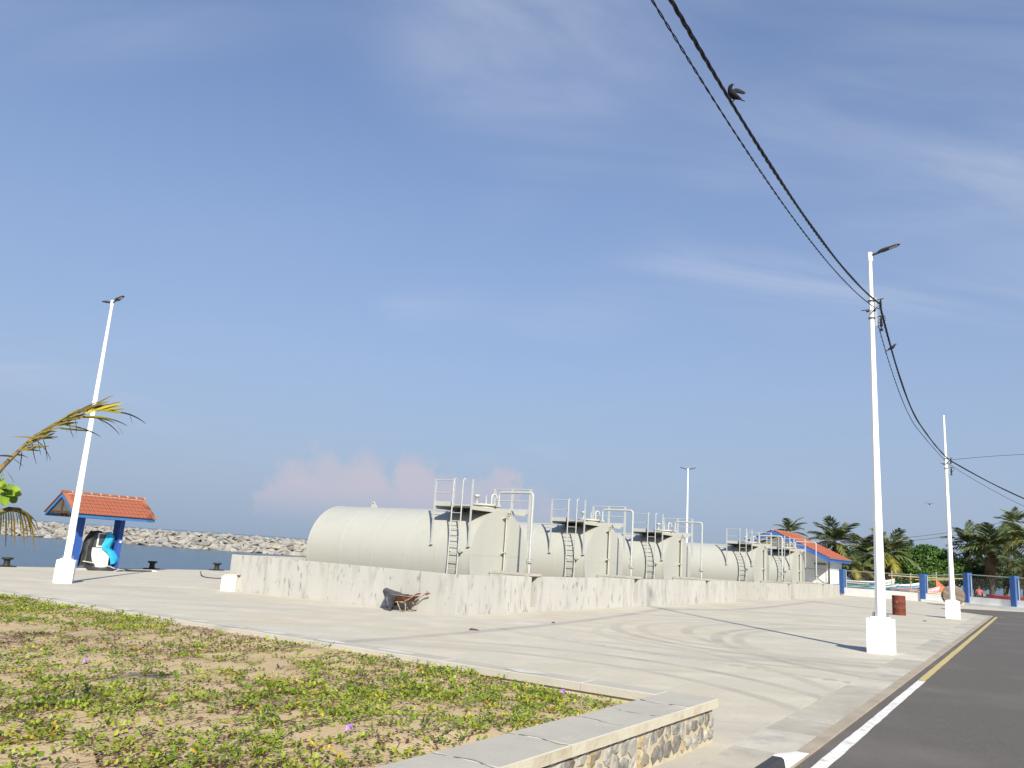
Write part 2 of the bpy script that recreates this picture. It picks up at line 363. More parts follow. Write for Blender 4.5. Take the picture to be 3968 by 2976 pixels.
for a_, b_, c_, am in (((2400, 2515), (2900, 2590), (3400, 2665), 0.6), ((2400, 2545), (2850, 2620), (3300, 2745), 0.6), ((2300, 2500), (2800, 2560), (3420, 2610), 0.55), ((2500, 2600), (2900, 2690), (3200, 2800), 0.5), ((2450, 2500), (2900, 2535), (3450, 2560), 0.45), ((2700, 2420), (3150, 2450), (3500, 2490), 0.35), ((2860, 2560), (3180, 2660), (3330, 2730), 0.45)):
    x_, y_, r_ = circ(G(*a_), G(*b_), G(*c_)); TRACKS.append((x_, y_, r_, 0.17, am*.9))
YARD = concrete_yard('yard_concrete')
JOINT = M('joint_filler', (0.10, 0.09, 0.075), 0.95)
def clip(poly, nrm, off):                                  # keep nrm.p <= off
    out = []
    for i, p in enumerate(poly):
        q = poly[(i+1) % len(poly)]; dp = nrm.dot(p)-off; dq = nrm.dot(q)-off
        if dp <= 0: out.append(p)
        if dp*dq < 0: out.append(p+(q-p)*(dp/(dp-dq)))
    return out
yard = MB(); yp = [E(-60, -40), E(64, -40), E(64, QUAY_S-0.5), E(-60, QUAY_S-0.5)]
yp = clip([Vector((p.x, p.y, 0)) for p in yp], RN, -2.75)
yard = sheet('yard', [gp2(p.x, p.y, -0.035) for p in yp], JOINT)
A_L = [-60, -50, -40, -31, -25, -20, -15, -10, -5, 0, 5, 10, 15, 20, 25, 30, 35, 40, 45, 50, 55, 60, 64]
S_L = [-30, -20, -14.5, -9.6, -4.8, 0, 4.6, 9.2, 13.8, 18.4, 23.0, QUAY_S-0.35]
g2 = 0.006
for i in range(len(A_L)-1):
    for j in range(len(S_L)-1):
        q = [E(A_L[i]+g2, S_L[j]+g2, 0), E(A_L[i+1]-g2, S_L[j]+g2, 0), E(A_L[i+1]-g2, S_L[j+1]-g2, 0), E(A_L[i]+g2, S_L[j+1]-g2, 0)]
        q = clip(q, RN, -2.742)
        if len(q) < 3: continue
        m_ = MB(); m_.prism([gp2(p.x, p.y, 0) for p in q], (0, 0, -0.03)); m_.build('concrete_panel', YARD, yard)
# quay edge beam
COPE = M('quay_edge_concrete', (0.43, 0.40, 0.34), 0.85, c2=(0.33, 0.31, 0.27), scale=2, bump=0.005)
for i in range(-8, 14):
    a0, a1 = i*8.0, i*8.0+7.97
    m_ = MB(); m_.prism([E(a0, QUAY_S-0.34)+Vector((0, 0, 0.003)), E(a1, QUAY_S-0.34)+Vector((0, 0, 0.003)), E(a1, QUAY_S)+Vector((0, 0, 0.003)), E(a0, QUAY_S)+Vector((0, 0, 0.003))], (0, 0, -2.6)); m_.build('quay_edge_beam', COPE, yard)

# ---- drain covers, edge strip and road
SLAB = M('drain_cover_concrete', (0.455, 0.430, 0.362), 0.85, c2=(0.35, 0.33, 0.28), scale=1.3, c3=(0.24, 0.23, 0.205), s3=1.1, lo3=0.54, hi3=0.78, bump=0.004, bscale=35, stretch=(1, 1, 1))
SLABV = [SLAB]+[M('drain_cover_concrete_%d' % i, c, 0.85, c2=tuple(v*.76 for v in c), scale=1.1+i*.4, c3=(0.26, 0.25, 0.22), s3=1.6, lo3=0.52, hi3=0.78, bump=0.004, bscale=35) for i, c in enumerate(((0.49, 0.465, 0.40), (0.41, 0.385, 0.325), (0.45, 0.425, 0.365)))]
SLABD = M('edge_strip_concrete', (0.36, 0.315, 0.245), 0.9, c2=(0.26, 0.225, 0.175), scale=1.7, bump=0.004, bscale=30)
drain = sheet('roadside_drain', [RP(-30, -2.74, -0.034), RP(51, -2.74, -0.034), RP(51, -2.02, -0.034), RP(-30, -2.02, -0.034)], JOINT)
t_ = -12.0; random.seed(3)
while t_ < 50.2:
    L_ = random.choice((0.46, 0.5, 0.95, 1.1, 1.15)) if t_ < 14 else random.choice((0.95, 1.15, 1.2)); e_ = random.uniform(.005, .011)
    dz_ = random.uniform(-0.004, 0.003); dn = random.uniform(-0.004, 0.004)
    m_ = MB(); m_.prism([RP(t_+e_, -2.726+dn, dz_), RP(t_+L_-e_, -2.726+dn, dz_), RP(t_+L_-e_, -2.168+dn, dz_), RP(t_+e_, -2.168+dn, dz_)], (0, 0, -0.03)); m_.build('drain_cover', random.choice(SLABV), drain)
    t_ += L_
for i in range(-5, 21):
    t0, t1 = i*2.4, i*2.4+2.39
    if t0 > 49.5: continue
    m_ = MB(); m_.prism([RP(t0, -2.158, 0), RP(t1, -2.158, 0), RP(t1, -2.022, 0), RP(t0, -2.022, 0)], (0, 0, -0.06)); m_.build('edge_strip', SLABD, drain)
ASPH = M('asphalt', (0.118, 0.108, 0.098), 0.85, c2=(0.088, 0.081, 0.076), scale=38, lo=0.42, hi=0.60, c3=(0.142, 0.130, 0.118), s3=0.35, lo3=0.5, hi3=0.72, bump=0.006, bscale=90, spec=0.3)
_n, _l, _b = nodes(ASPH)
PAVE = concrete_yard('apron_concrete', False)
sheet('apron', [RP(49.5, -2.73, -0.03), RP(49.5, 60, -0.03), RP(80, 60, -0.03), RP(80, -2.73, -0.03)], PAVE)
sheet('road', [RP(-70, -2.02, -0.022), RP(48.9, -2.02, -0.022), gp2(25.55, 43.4, .006), gp2(25.6, 45.2, .006), gp2(26.1, 47.6, .006), gp2(26.7, 49.4, .006), gp2(27.8, 50.05, .006), gp2(32.4, 50.3, .006), gp2(60, 52, .006), gp2(90, 45, .006), RP(30, 45, -0.022), RP(-70, 45, -0.022)], ASPH)
def paintmat(name, c, wear):
    m = M(name, c, 0.7, c2=wear, scale=6.0, lo=0.52, hi=0.76, bump=0.003, bscale=60, c3=wear, s3=22, lo3=0.62, hi3=0.72); return m
PW = paintmat('white_road_paint', (0.66, 0.66, 0.63), (0.33, 0.33, 0.31)); PY = paintmat('yellow_road_paint', (0.47, 0.38, 0.155), (0.30, 0.26, 0.14))
def strip(name, t0, t1, n0, n1, m, dz=-0.017):
    k = max(2, int((t1-t0)/0.25)); random.seed(int(t0*7)); A = []; B = []
    for i in range(k+1):
        t = t0+(t1-t0)*i/k; A.append(RP(t, n0+random.uniform(-.006, .006), dz)); B.append(RP(t, n1+random.uniform(-.006, .006), dz))
    m_ = MB(); m_.add(A+B, [(i, i+1, k+2+i, k+1+i) for i in range(k)]); o = m_.build(name, m)
    if o.data.polygons[0].normal.z < 0: o.data.flip_normals()
    return o
tag(strip('edge_line', -12, 16.62, -1.895, -1.770, PW), 'worn white painted line along the near edge of the road', 'road line')
tag(strip('edge_line', 16.66, 49.2, -1.90, -1.775, PY), 'faded yellow painted line running on from the white one', 'road line')
o = MB(); q = [RP(48.85, -1.70, -0.016), RP(48.85, 30, -0.016), RP(48.97, 30, -0.016), RP(48.97, -1.70, -0.016)]; o.add(q, [(0, 1, 2, 3)]); o = o.build('stop_line', PW)
if o.data.polygons[0].normal.z < 0: o.data.flip_normals()
tag(o, 'thin white line across the road at the far end of the yellow line', 'road line')

# ---- breakwater: every rock of the face that shows is a rock of its own
ROCKM = [M('rock_%d' % i, c, 0.9, c2=c2, scale=1.4, lo=0.35, hi=0.65, bump=0.08, bscale=3.5, c3=(0.16, 0.153, 0.142), s3=2.2, lo3=0.56, hi3=0.75) for i, (c, c2) in enumerate((((0.31, 0.30, 0.275), (0.24, 0.235, 0.215)), ((0.28, 0.275, 0.26), (0.21, 0.207, 0.198)), ((0.33, 0.305, 0.255), (0.25, 0.23, 0.195)), ((0.25, 0.247, 0.236), (0.18, 0.178, 0.17))))]
def rock_mesh(seed, m):
    rg = np.random.default_rng(seed); bm = bmesh.new()
    sx, sy, sz = 1.0, rg.uniform(0.62, 0.9), rg.uniform(0.42, 0.62)
    for _ in range(13):
        v = rg.normal(size=3); v /= np.linalg.norm(v); v = np.sign(v)*np.abs(v)**0.7; bm.verts.new((v[0]*sx, v[1]*sy, v[2]*sz))
    bmesh.ops.convex_hull(bm, input=bm.verts); bmesh.ops.delete(bm, geom=[v for v in bm.verts if not v.link_faces], context='VERTS')
    bmesh.ops.dissolve_limit(bm, angle_limit=R(14), verts=bm.verts, edges=bm.edges)
    bmesh.ops.bevel(bm, geom=list(bm.edges), offset=0.06, segments=1, affect='EDGES', clamp_overlap=True)
    me = bpy.data.meshes.new('rock'); bm.to_mesh(me); bm.free(); me.materials.append(m); return me
ROCKS = [rock_mesh(100+i, ROCKM[i % 4]) for i in range(16)]
BW = [Vector((-260, 262, 0)), Vector((-121, 196, 0)), Vector((-80, 178, 0)), Vector((-52, 176, 0)), Vector((-30, 181, 0)), Vector((30, 205, 0))]
def bw_at(t):
    for p, q in zip(BW[:-1], BW[1:]):
        L_ = (q-p).length
        if t <= L_: return p+(q-p)*(t/L_), (q-p).normalized()
        t -= L_
    return BW[-1], (BW[-1]-BW[-2]).normalized()
bw = empty('breakwater', (-70, 178, SEA_Z)); tag(bw, 'long breakwater of heaped grey boulders across the harbour water', 'breakwater')
core = MB(); ring = []
LT = sum((q-p).length for p, q in zip(BW[:-1], BW[1:]))
prof = [(-1.0, -1.5), (0.2, 0.0), (3.6, 2.3), (7.0, 2.9), (11.0, 2.6), (16, -1.5)]
cv = []
K = 60
for i in range(K+1):
    p, d = bw_at(LT*i/K); nb = Vector((-d.y, d.x, 0))
    for o_, h_ in prof: cv.append(p+nb*o_+Vector((0, 0, SEA_Z+h_)) - Vector((-70, 178, SEA_Z)))
core.add(cv, [(i*6+j, (i+1)*6+j, (i+1)*6+j+1, i*6+j+1) for i in range(K) for j in range(5)])
core.build('core', M('rubble_core', (0.14, 0.135, 0.125), 0.95, bump=0.2, bscale=1.2), bw)
random.seed(21); spots = []
t_ = 0.0
def bwspot(t, row, jit):
    p, d = bw_at(t); nb = Vector((-d.y, d.x, 0)); f = row; return p + nb*(0.3+f*4.0+jit) + Vector((0, 0, SEA_Z+0.15+f*2.95)), d
rows = [0.0, 0.17, 0.34, 0.51, 0.68, 0.84, 0.98]
for ri, row in enumerate(rows):
    t = random.uniform(0, 2)
    while t < LT:
        wd = random.uniform(0.8, 1.5)*(1.0 if ri < 5 else 0.8)
        p, d = bwspot(t+wd, row, random.uniform(-.4, .4)); spots.append((p, wd, d, ri)); t += wd*random.uniform(1.25, 1.6)
extra = []
for _ in range(420):
    t = random.uniform(0, LT); f = random.uniform(1.0, 2.6); p, d = bw_at(t); nb = Vector((-d.y, d.x, 0)); extra.append((p+nb*(0.3+f*4.0)+Vector((0, 0, SEA_Z+random.uniform(2.75, 3.0)-max(0, f-2.2)*2)), random.uniform(0.7, 1.3), d))
for _ in range(500):
    t = random.uniform(0, LT); f = random.uniform(0, 1.05); p, d = bw_at(t); nb = Vector((-d.y, d.x, 0)); extra.append((p+nb*(0.1+f*4.0)+Vector((0, 0, SEA_Z+0.1+f*3.1)), random.uniform(0.4, 0.75), d))
def az_of(p): return math.degrees(math.atan2(p.x, p.y))
vis = sorted([s for s in spots if -33.5 < az_of(s[0]) < -13.5], key=lambda s: -s[1]/s[0].length)
main = vis[:300]; ids = set(id(s) for s in main)
org = Vector((-70, 178, SEA_Z))
def rock_rot(d): return Euler((random.uniform(-.5, .5), random.uniform(-.45, .45), math.atan2(d.y, d.x)+random.uniform(-.7, .7)))
for p, wd, d, ri in main:
    link('rock', random.choice(ROCKS), bw, p-org, rock_rot(d), (wd*random.uniform(1.0, 1.3), wd*random.uniform(.8, 1.1), wd*random.uniform(.7, .95)))
rb = MB()
mats_cache = [([v.co.copy() for v in me.vertices], [tuple(q.vertices) for q in me.polygons]) for me in ROCKS]
for s in [x for x in spots if id(x) not in ids] + [(p, wd, d, 0) for p, wd, d in extra]:
    p, wd, d, _r2 = s; vs, fs = random.choice(mats_cache); q = Matrix.Translation(p-org) @ rock_rot(d).to_matrix().to_4x4() @ Matrix.Diagonal((wd, wd*.9, wd*.9, 1)); rb.add([q @ v for v in vs], fs)
o = rb.build('rock_fill', ROCKM[1], bw); o['kind'] = 'stuff'
# ================================================================== BUNDS AND FUEL TANKS
def bund_mat(name, base, dark, light, seed):
    m = bpy.data.materials.new(name); m.use_nodes = True; n, l, b = nodes(m); b.inputs['Roughness'].default_value = 0.88; b.inputs['Specular IOR Level'].default_value = 0.2
    g = n.new('ShaderNodeNewGeometry'); P = g.outputs['Position']
    def noise(sc, stretch, dt=5, ro=0.6, off=0):
        q = n.new('ShaderNodeMapping'); q.inputs['Scale'].default_value = stretch; q.inputs['Location'].default_value = (seed+off, seed*2.3+off, seed*.7); l.new(P, q.inputs[0])
        t = n.new('ShaderNodeTexNoise'); t.inputs['Scale'].default_value = sc; t.inputs['Detail'].default_value = dt; t.inputs['Roughness'].default_value = ro; l.new(q.outputs[0], t.inputs['Vector']); return t.outputs[0]
    def mr(v, a, d, lo=0., hi=1.):
        q = n.new('ShaderNodeMapRange'); l.new(v, q.inputs[0]); q.inputs[1].default_value = a; q.inputs[2].default_value = d; q.inputs[3].default_value = lo; q.inputs[4].default_value = hi; return q.outputs[0]
    def mix(f, a, d):
        q = n.new('ShaderNodeMix'); q.data_type = 'RGBA'; l.new(f, q.inputs[0])
        for i, v in ((6, a), (7, d)):
            if isinstance(v, tuple): q.inputs[i].default_value = (*v, 1)
            else: l.new(v, q.inputs[i])
        return q.outputs[2]
    c = mix(mr(noise(0.7, (1, 1, .5)), .35, .65), base, light)
    c = mix(mr(noise(3.2, (1, 1, .28), 4, .55), .52, .70, 0, .85), c, dark)            # brushed cement slurry, vertical strokes
    c = mix(mr(noise(7.0, (1, 1, .35), 3, .5, 9), .62, .70, 0, .7), c, tuple(v*.62 for v in dark))
    c = mix(mr(noise(2.0, (2.5, 2.5, .12), 3, .5, 3), .58, .8, 0, .5), c, (0.33, 0.305, 0.25))
    l.new(c, b.inputs['Base Color'])
    bp = n.new('ShaderNodeBump'); bp.inputs['Distance'].default_value = 0.006; l.new(noise(24, (1, 1, .6), 4), bp.inputs['Height']); l.new(bp.outputs[0], b.inputs['Normal'])
    return m
BUNDM = bund_mat('bund_concrete_slurry', (0.372, 0.370, 0.352), (0.272, 0.272, 0.268), (0.41, 0.408, 0.386), 3.0)
BUNDS = bund_mat('bund_concrete_smooth', (0.368, 0.363, 0.335), (0.312, 0.308, 0.29), (0.395, 0.39, 0.362), 11.0)
CORE = M('bund_core_concrete', (0.30, 0.29, 0.265), 0.9)
COVER = M('cover_slab_concrete', (0.37, 0.355, 0.315), 0.9, c2=(0.27, 0.25, 0.22), scale=5, lo=0.5, hi=0.72, bump=0.006)
RUSTV = M('rusty_valve', (0.16, 0.10, 0.06), 0.8, c2=(0.30, 0.24, 0.12), scale=30)
Z0 = -0.45
def wall_run(root, axis, fixed, thick, u0, u1, step, zt, mat, side):
    """panels cast side by side, each a little out of line, on a core; side=-1: show face at lower coordinate"""
    k = max(1, round((u1-u0)/step)); dl = (u1-u0)/k
    lo = fixed+0.012 if side < 0 else fixed; hi = fixed+thick if side < 0 else fixed+thick-0.012
    m_ = MB()
    if axis == 'x': m_.bbox((u0+.02, lo+.012, Z0), (u1-.02, hi-.012, zt-0.012))
    else: m_.bbox((lo+.012, u0+.02, Z0), (hi-.012, u1-.02, zt-0.012))
    m_.build('wall_core', CORE, root)
    for i in range(k):
        e = random.uniform(-.0035, .0035); a, b = u0+i*dl+(0.003 if i else 0), u0+(i+1)*dl-(0.003 if i < k-1 else 0)
        m_ = MB(); f0 = fixed+e; f1 = fixed+thick
        if axis == 'x': m_.bbox((a, f0, Z0), (b, f1, zt+random.uniform(-.004, .004)), 0.008)
        else: m_.bbox((f0, a, Z0), (f1, b, zt+random.uniform(-.004, .004)), 0.008)
        m_.build('wall_panel', mat, root)
def bund(name, label, a0, a1, s1, zt, slots, mats):
    root = empty(name, E(a0, 0, 0), ROTE); tag(root, label, 'containment wall', 'concrete containment walls round the tanks')
    W_ = a1-a0; random.seed(int(a0)+5)
    wall_run(root, 'y', 0.0, 0.2, 0.0, s1, 2.15, zt, mats[0], -1)
    edges = [0.203] + [v for sl_ in slots for v in sl_] + [W_-0.203]
    for i in range(0, len(edges), 2):
        wall_run(root, 'x', 0.0, 0.2, edges[i], edges[i+1], 1.9, zt, mats[1], -1)
    m_ = MB(); m_.bbox((W_-.2, 0, Z0), (W_, s1, zt-.002)); m_.build('wall_panel', mats[1], root)
    m_ = MB(); m_.bbox((.203, s1-.2, Z0), (W_-.203, s1, zt-.004)); m_.build('wall_panel', mats[0], root)
    for x0, x1 in slots:
        p = E(a0+x0, 0); g0 = p.z
        for xa, xb in ((x0-.14, x0-.003), (x1+.003, x1+.14)):
            m_ = MB(); m_.bbox((xa, .203, Z0), (xb, 1.62, zt-.006)); m_.build('channel_wall', mats[1], root)
        m_ = MB(); m_.bbox((x0, 1.45, Z0), (x1, 1.62, zt-.006)); m_.build('channel_end', mats[1], root)
        m_ = MB(); m_.bbox((x0+.004, .03, Z0), (x1-.004, .6, g0+.15)); m_.build('sill', mats[1], root)
        m_ = MB(); m_.bbox((x0-.13, -.035, zt+.006), (x1+.17, .80, zt+.088), .006); m_.build('cover_slab', COVER, root)
        m_ = MB(); m_.bbox((x0-.13, .805, zt+.006), (x1+.17, 1.66, zt+.082), .006); m_.build('cover_slab', COVER, root)
        xc = (x0+x1)/2
        m_ = MB(); m_.tube([(xc, 1.4, g0+.30), (xc, .30, g0+.30)], .045, 10); m_.tube([(xc, .32, g0+.30), (xc, .285, g0+.30)], .085, 12); m_.tube([(xc, .42, g0+.30), (xc, .42, g0+.44)], .02, 8); m_.tube([(xc-.09, .42, g0+.44), (xc+.09, .42, g0+.44)], .012, 6); m_.tube([(xc-.07, .5, g0+.19), (xc+.1, .5, g0+.19)], .03, 8)
        m_.build('drain_valve', RUSTV, root)
    return root
bund('bund', 'long weathered concrete wall round the three nearer tanks', 0.0, 23.4, 10.5, 1.055, [(3.91, 4.27), (11.46, 11.83), (19.16, 19.54)], (BUNDM, BUNDM))
bund('bund', 'smoother concrete wall round the two farther tanks', 28.5, 45.9, 10.5, 0.99, [(4.2, 4.58), (12.4, 12.8)], (BUNDS, BUNDS))

TANKM = M('tank_paint', (0.378, 0.385, 0.350), 0.42, c2=(0.362, 0.368, 0.332), scale=0.8, spec=0.45, c3=(0.33, 0.332, 0.29), s3=3.0, lo3=0.60, hi3=0.78, bump=0.0012, bscale=9)
_n, _l, _b = nodes(TANKM)
_g = _n.new('ShaderNodeNewGeometry'); _m = _n.new('ShaderNodeMapping'); _m.inputs['Scale'].default_value = (2.2, 2.2, .16); _l.new(_g.outputs['Position'], _m.inputs[0])
_t = _n.new('ShaderNodeTexNoise'); _t.inputs['Scale'].default_value = 1.6; _t.inputs['Detail'].default_value = 6; _t.inputs['Roughness'].default_value = .65; _l.new(_m.outputs[0], _t.inputs['Vector'])
_r1 = _n.new('ShaderNodeMapRange'); _l.new(_t.outputs[0], _r1.inputs[0]); _r1.inputs[1].default_value = .52; _r1.inputs[2].default_value = .80; _r1.inputs[4].default_value = .20
_x = _n.new('ShaderNodeMix'); _x.data_type = 'RGBA'; _l.new(_r1.outputs[0], _x.inputs[0]); _l.new(_b.inputs['Base Color'].links[0].from_socket, _x.inputs[6]); _x.inputs[7].default_value = (.285, .275, .225, 1); _l.new(_x.outputs[2], _b.inputs['Base Color'])
TANKT = M('tank_trim_paint', (0.40, 0.405, 0.36), 0.5, c2=(0.36, 0.362, 0.32), scale=6)
RAILM = M('rail_paint', (0.38, 0.40, 0.395), 0.5, c2=(0.32, 0.335, 0.33), scale=9)
DECKM = M('deck_steel', (0.42, 0.41, 0.35), 0.6, c2=(0.34, 0.33, 0.28), scale=5)
TR, TZ, TL = 1.66, 1.50, 7.9
RX = Matrix.Rotation(R(-90), 3, 'X')
def make_tank():
    t = empty('fuel_tank', (0, 0, 0), ROTE)
    m_ = MB(); m_.lathe([(TR, 0.0), (TR, TL)], 96, (0, 0, TZ), RX, cap=False); m_.build('shell', TANKM, t)
    for y0 in (0.0, TL):
        m_ = MB(); yy = y0+(-0.006 if y0 == 0 else 0.006)
        m_.lathe([(TR+.012, -.02 if y0 == 0 else -.02), (TR+.012, .02)], 96, (0, yy, TZ), RX, cap=True, smooth=False); e = m_.build('end_plate', TANKM, t)
        if y0 == 0:
            m_ = MB(); m_.box((0, -.0295, 1.62), (2*TR-.06, .004, .008)); m_.build('weld_seam', TANKT, e)
    for y0 in (1.43, 2.84, 4.46, 6.08):
        m_ = MB(); m_.lathe([(TR, -.010), (TR+.0035, -.005), (TR+.0035, .005), (TR, .010)], 96, (0, y0, TZ), RX, cap=False); m_.build('weld_seam', TANKT, t)
    m_ = MB(); m_.box((-1.50, 2.1, 0.78), (.012, 1.4, .012)); m_.build('weld_seam', TANKT, t)
    for y0 in (1.3, 6.4):                                  # concrete saddles
        m_ = MB(); pl = [(-1.45, y0-.25, -.4), (1.45, y0-.25, -.4), (1.45, y0-.25, .62), (.8, y0-.25, .02+.04), (0, y0-.25, -.14), (-.8, y0-.25, .06), (-1.45, y0-.25, .62)]; m_.prism(pl, (0, .5, 0)); m_.build('saddle', COVER, t)
    # lifting lug
    m_ = MB(); pl = [(0, -.17, 0)] + [(0, .07*math.sin(q)*1.0-.06+.0, .17+.075*math.cos(q)) for q in np.linspace(-1.9, 1.57, 8)] + [(0, .20, 0)]
    m_.prism([Vector((p[0]-.02, 6.19-p[1], TZ+TR-.01+p[2])) for p in pl], (.04, 0, 0)); lug = m_.build('lifting_lug', TANKT, t)
    m_ = MB(); m_.tube([(-.022, 6.25, TZ+TR+.155), (.022, 6.25, TZ+TR+.155)], .03, 10); m_.build('lug_hole', DARKM, lug)
    # platform
    m_ = MB(); m_.bbox((-1.60, .06, 3.19), (1.5, 1.70, 3.225)); dk = m_.build('platform', DECKM, t)
    for p0, p1, nm in (((-1.62, .06, 3.16), (1.52, .06, 3.16), 'edge_beam'), ((-1.60, 1.70, 3.16), (1.5, 1.70, 3.16), 'edge_beam')):
        m_ = MB(); m_.beam(p0, p1, .05, .13); m_.build(nm, TANKT, dk)
    for x, ya, yb in ((-1.63, .86, 1.70), (1.53, -.12, 1.50)):
        m_ = MB(); m_.beam((x, ya, 3.27), (x, yb, 3.27), .012, .16); m_.build('toe_board', RAILM, dk)
    m_ = MB(); m_.beam((-1.62, .06, 3.23), (-1.62, .86, 3.23), .05, .05); m_.build('step_bar', RAILM, dk)
    def post(x, y, zb, zt_, wd=.055):
        m_ = MB(); m_.beam((x, y, zb), (x, y, zt_), wd, wd*.9); return m_.build('rail_post', RAILM, t)
    def foot(x, y, zb, sgn):
        m_ = MB(); xs = sgn*math.sqrt(TR*TR-(zb-TZ)**2)
        m_.box((xs+sgn*.03, y, zb), (.12, .12, .02)); m_.prism([(xs+sgn*.05, y-.01, zb), (xs-sgn*.02, y-.01, zb+.34), (xs+sgn*.05, y-.01, zb+.34)], (0, .02, 0)); m_.build('post_foot', TANKT, t)
    post(-1.655, 1.69, 1.88, 4.10); foot(-1.62, 1.69, 1.88, -1)
    post(-1.655, .08, 1.88, 4.10, .05); foot(-1.62, .08, 1.88, -1)
    post(-1.655, .87, 3.16, 4.10)
    for z in (4.08, 3.64):
        m_ = MB(); m_.tube([(-1.655, .87, z), (-1.655, 1.69, z)], .018, 8); m_.build('hand_rail', RAILM, t)
    for y in (-.12, .68, 1.48):
        post(1.56, y, 2.05 if y < 0 or y > 1 else 3.15, 4.08, .075)
    for z in (4.07, 3.64):
        m_ = MB(); m_.tube([(1.56, -.12, z), (1.56, 1.48, z)], .02, 8); m_.build('hand_rail', RAILM, t)
    # ladder
    ld = empty('ladder'); ld.parent = t
    for y in (.83, .42):
        m_ = MB(); pth = [(-1.75, y, -.3), (-1.75, y, 3.98)] + [(-1.75+.09*(1-math.cos(q)), y, 3.98+.14*math.sin(q)) for q in np.linspace(.3, 2.6, 7)]
        m_.tube(pth, .024, 8); m_.build('side_rail', RAILM, ld)
    for i in range(13):
        z = 0.05+i*.265
        m_ = MB(); m_.tube([(-1.75, .42, z), (-1.75, .83, z)], .014, 6); m_.build('rung', RAILM, ld)
    for y in (.83, .42):
        m_ = MB(); m_.box((-1.69, y, 1.72), (.12, .05, .05)); m_.build('bracket', TANKT, ld)
    m_ = MB(); m_.tube([(-1.66, .30, 1.72), (-1.80, .30, 1.72)], .035, 8); m_.tube([(-1.79, .30, 1.72), (-1.82, .30, 1.72)], .065, 10); m_.build('nozzle', TANKT, t)
    # manhole with vents
    m_ = MB(); m_.lathe([(.43, 3.10), (.43, 3.33), (.50, 3.33), (.50, 3.375), (.49, 3.39), (0, 3.39)], 32, (0, .78, 0), None, smooth=False); mh = m_.build('manhole', TANKT, t)
    m_ = MB()
    for i in range(16): q = 2*math.pi*i/16; m_.tube([(.46*math.cos(q), .78+.46*math.sin(q), 3.31), (.46*math.cos(q), .78+.46*math.sin(q), 3.42)], .012, 5)
    m_.build('bolt_ring', TANKT, mh)
    m_ = MB(); m_.lathe([(.055, 3.38), (.055, 3.62), (.115, 3.64), (.115, 3.70), (.06, 3.72), (0, 3.72)], 14, (-.20, .98, 0)); m_.build('vent_cap', RAILM, mh)
    m_ = MB(); m_.tube([(.0, .72, 3.38), (.0, .72, 3.60)], .03, 8); m_.tube([(.0, .72, 3.60), (.0, .72, 3.72)], .018, 6); m_.tube([(-.05, .72, 3.62), (.05, .72, 3.62)], .02, 6); m_.build('dip_valve', RAILM, mh)
    m_ = MB(); m_.tube([(.14, .58, 3.38), (.14, .58, 3.66)] + [(.14+.10*(1-math.cos(q)), .58-.04*(1-math.cos(q)), 3.66+.10*math.sin(q)) for q in np.linspace(.4, 3.4, 8)], .042, 10); m_.build('gooseneck_vent', RAILM, mh)
    # suction pipe over the front wall
    pp = [(0, .16, 3.05), (0, .16, 3.70)] + [(0, .16-.12*(1-math.cos(q)), 3.70+.12*math.sin(q)) for q in np.linspace(.3, 1.57, 5)] + [(0, -1.15, 3.82)] + [(0, -1.15-.12*math.sin(q), 3.82-.12*(1-math.cos(q))) for q in np.linspace(.3, 1.57, 5)] + [(0, -1.27, 1.14)]
    m_ = MB(); m_.tube(pp, .043, 12); sp = m_.build('suction_pipe', RAILM, t)
    for c, r_ in (((0, .16, 3.32), .105), ((0, .16, 3.36), .105), ((0, -1.27, 1.50), .11), ((0, -1.27, 1.545), .11)):
        m_ = MB(); m_.lathe([(r_, -.014), (r_, .014)], 16, c, None, smooth=False); m_.build('flange', TANKT, sp)
    m_ = MB()
    for i in range(6): q = 2*math.pi*i/6; m_.tube([(.085*math.cos(q), -1.27+.085*math.sin(q), 1.44), (.085*math.cos(q), -1.27+.085*math.sin(q), 1.60)], .012, 5)
    m_.build('flange_bolts', GREYM, sp)
    m_ = MB(); m_.lathe([(.075, 3.02), (.075, 3.20)], 14, (0, .16, 0)); m_.build('nozzle', TANKT, sp)
    # level gauge on the end plate
    m_ = MB(); m_.tube([(.10, -.16, .25), (.10, -.16, 2.98)], .028, 8); gg = m_.build('level_gauge', TANKT, t)
    for z in (2.98, 1.78):
        m_ = MB(); m_.prism([(.0, -.03, z-.0), (.0, -.20, z), (.0, -.20, z-.03), (.0, -.03, z-.10)], (.16, 0, 0)); m_.build('bracket', TANKT, gg)
    m_ = MB(); m_.box((.25, -.10, 1.62), (.07, .14, 2.75)); m_.build('gauge_channel', TANKT, gg)
    m_ = MB(); m_.tube([(.20, -.15, 3.02), (.20, -.15, 3.12)], .022, 6); m_.tube([(.12, -.15, 3.09), (.34, -.15, 3.11)], .014, 6); m_.tube([(.33, -.15, 3.05), (.33, -.15, 3.14)], .02, 6); m_.build('gauge_cock', RUSTV, gg)
    return t
tank0 = make_tank()
for i, (c, lab) in enumerate(((4.35, 'nearest cream horizontal tank, its whole long side in view behind the wheelbarrow'), (11.98, 'cream horizontal tank second from the wheelbarrow end of the row'), (19.65, 'middle cream horizontal tank, last one inside the nearer bund'), (32.95, 'fourth cream horizontal tank, first one in the farther bund'), (41.05, 'farthest cream horizontal tank, next to the white building'))):
    o = tank0 if i == 0 else copy_tree(tank0)
    o.location = E(c, 1.70, 0.0 if i < 3 else 0.03); tag(o, lab, 'tank', 'row of cream horizontal fuel tanks')
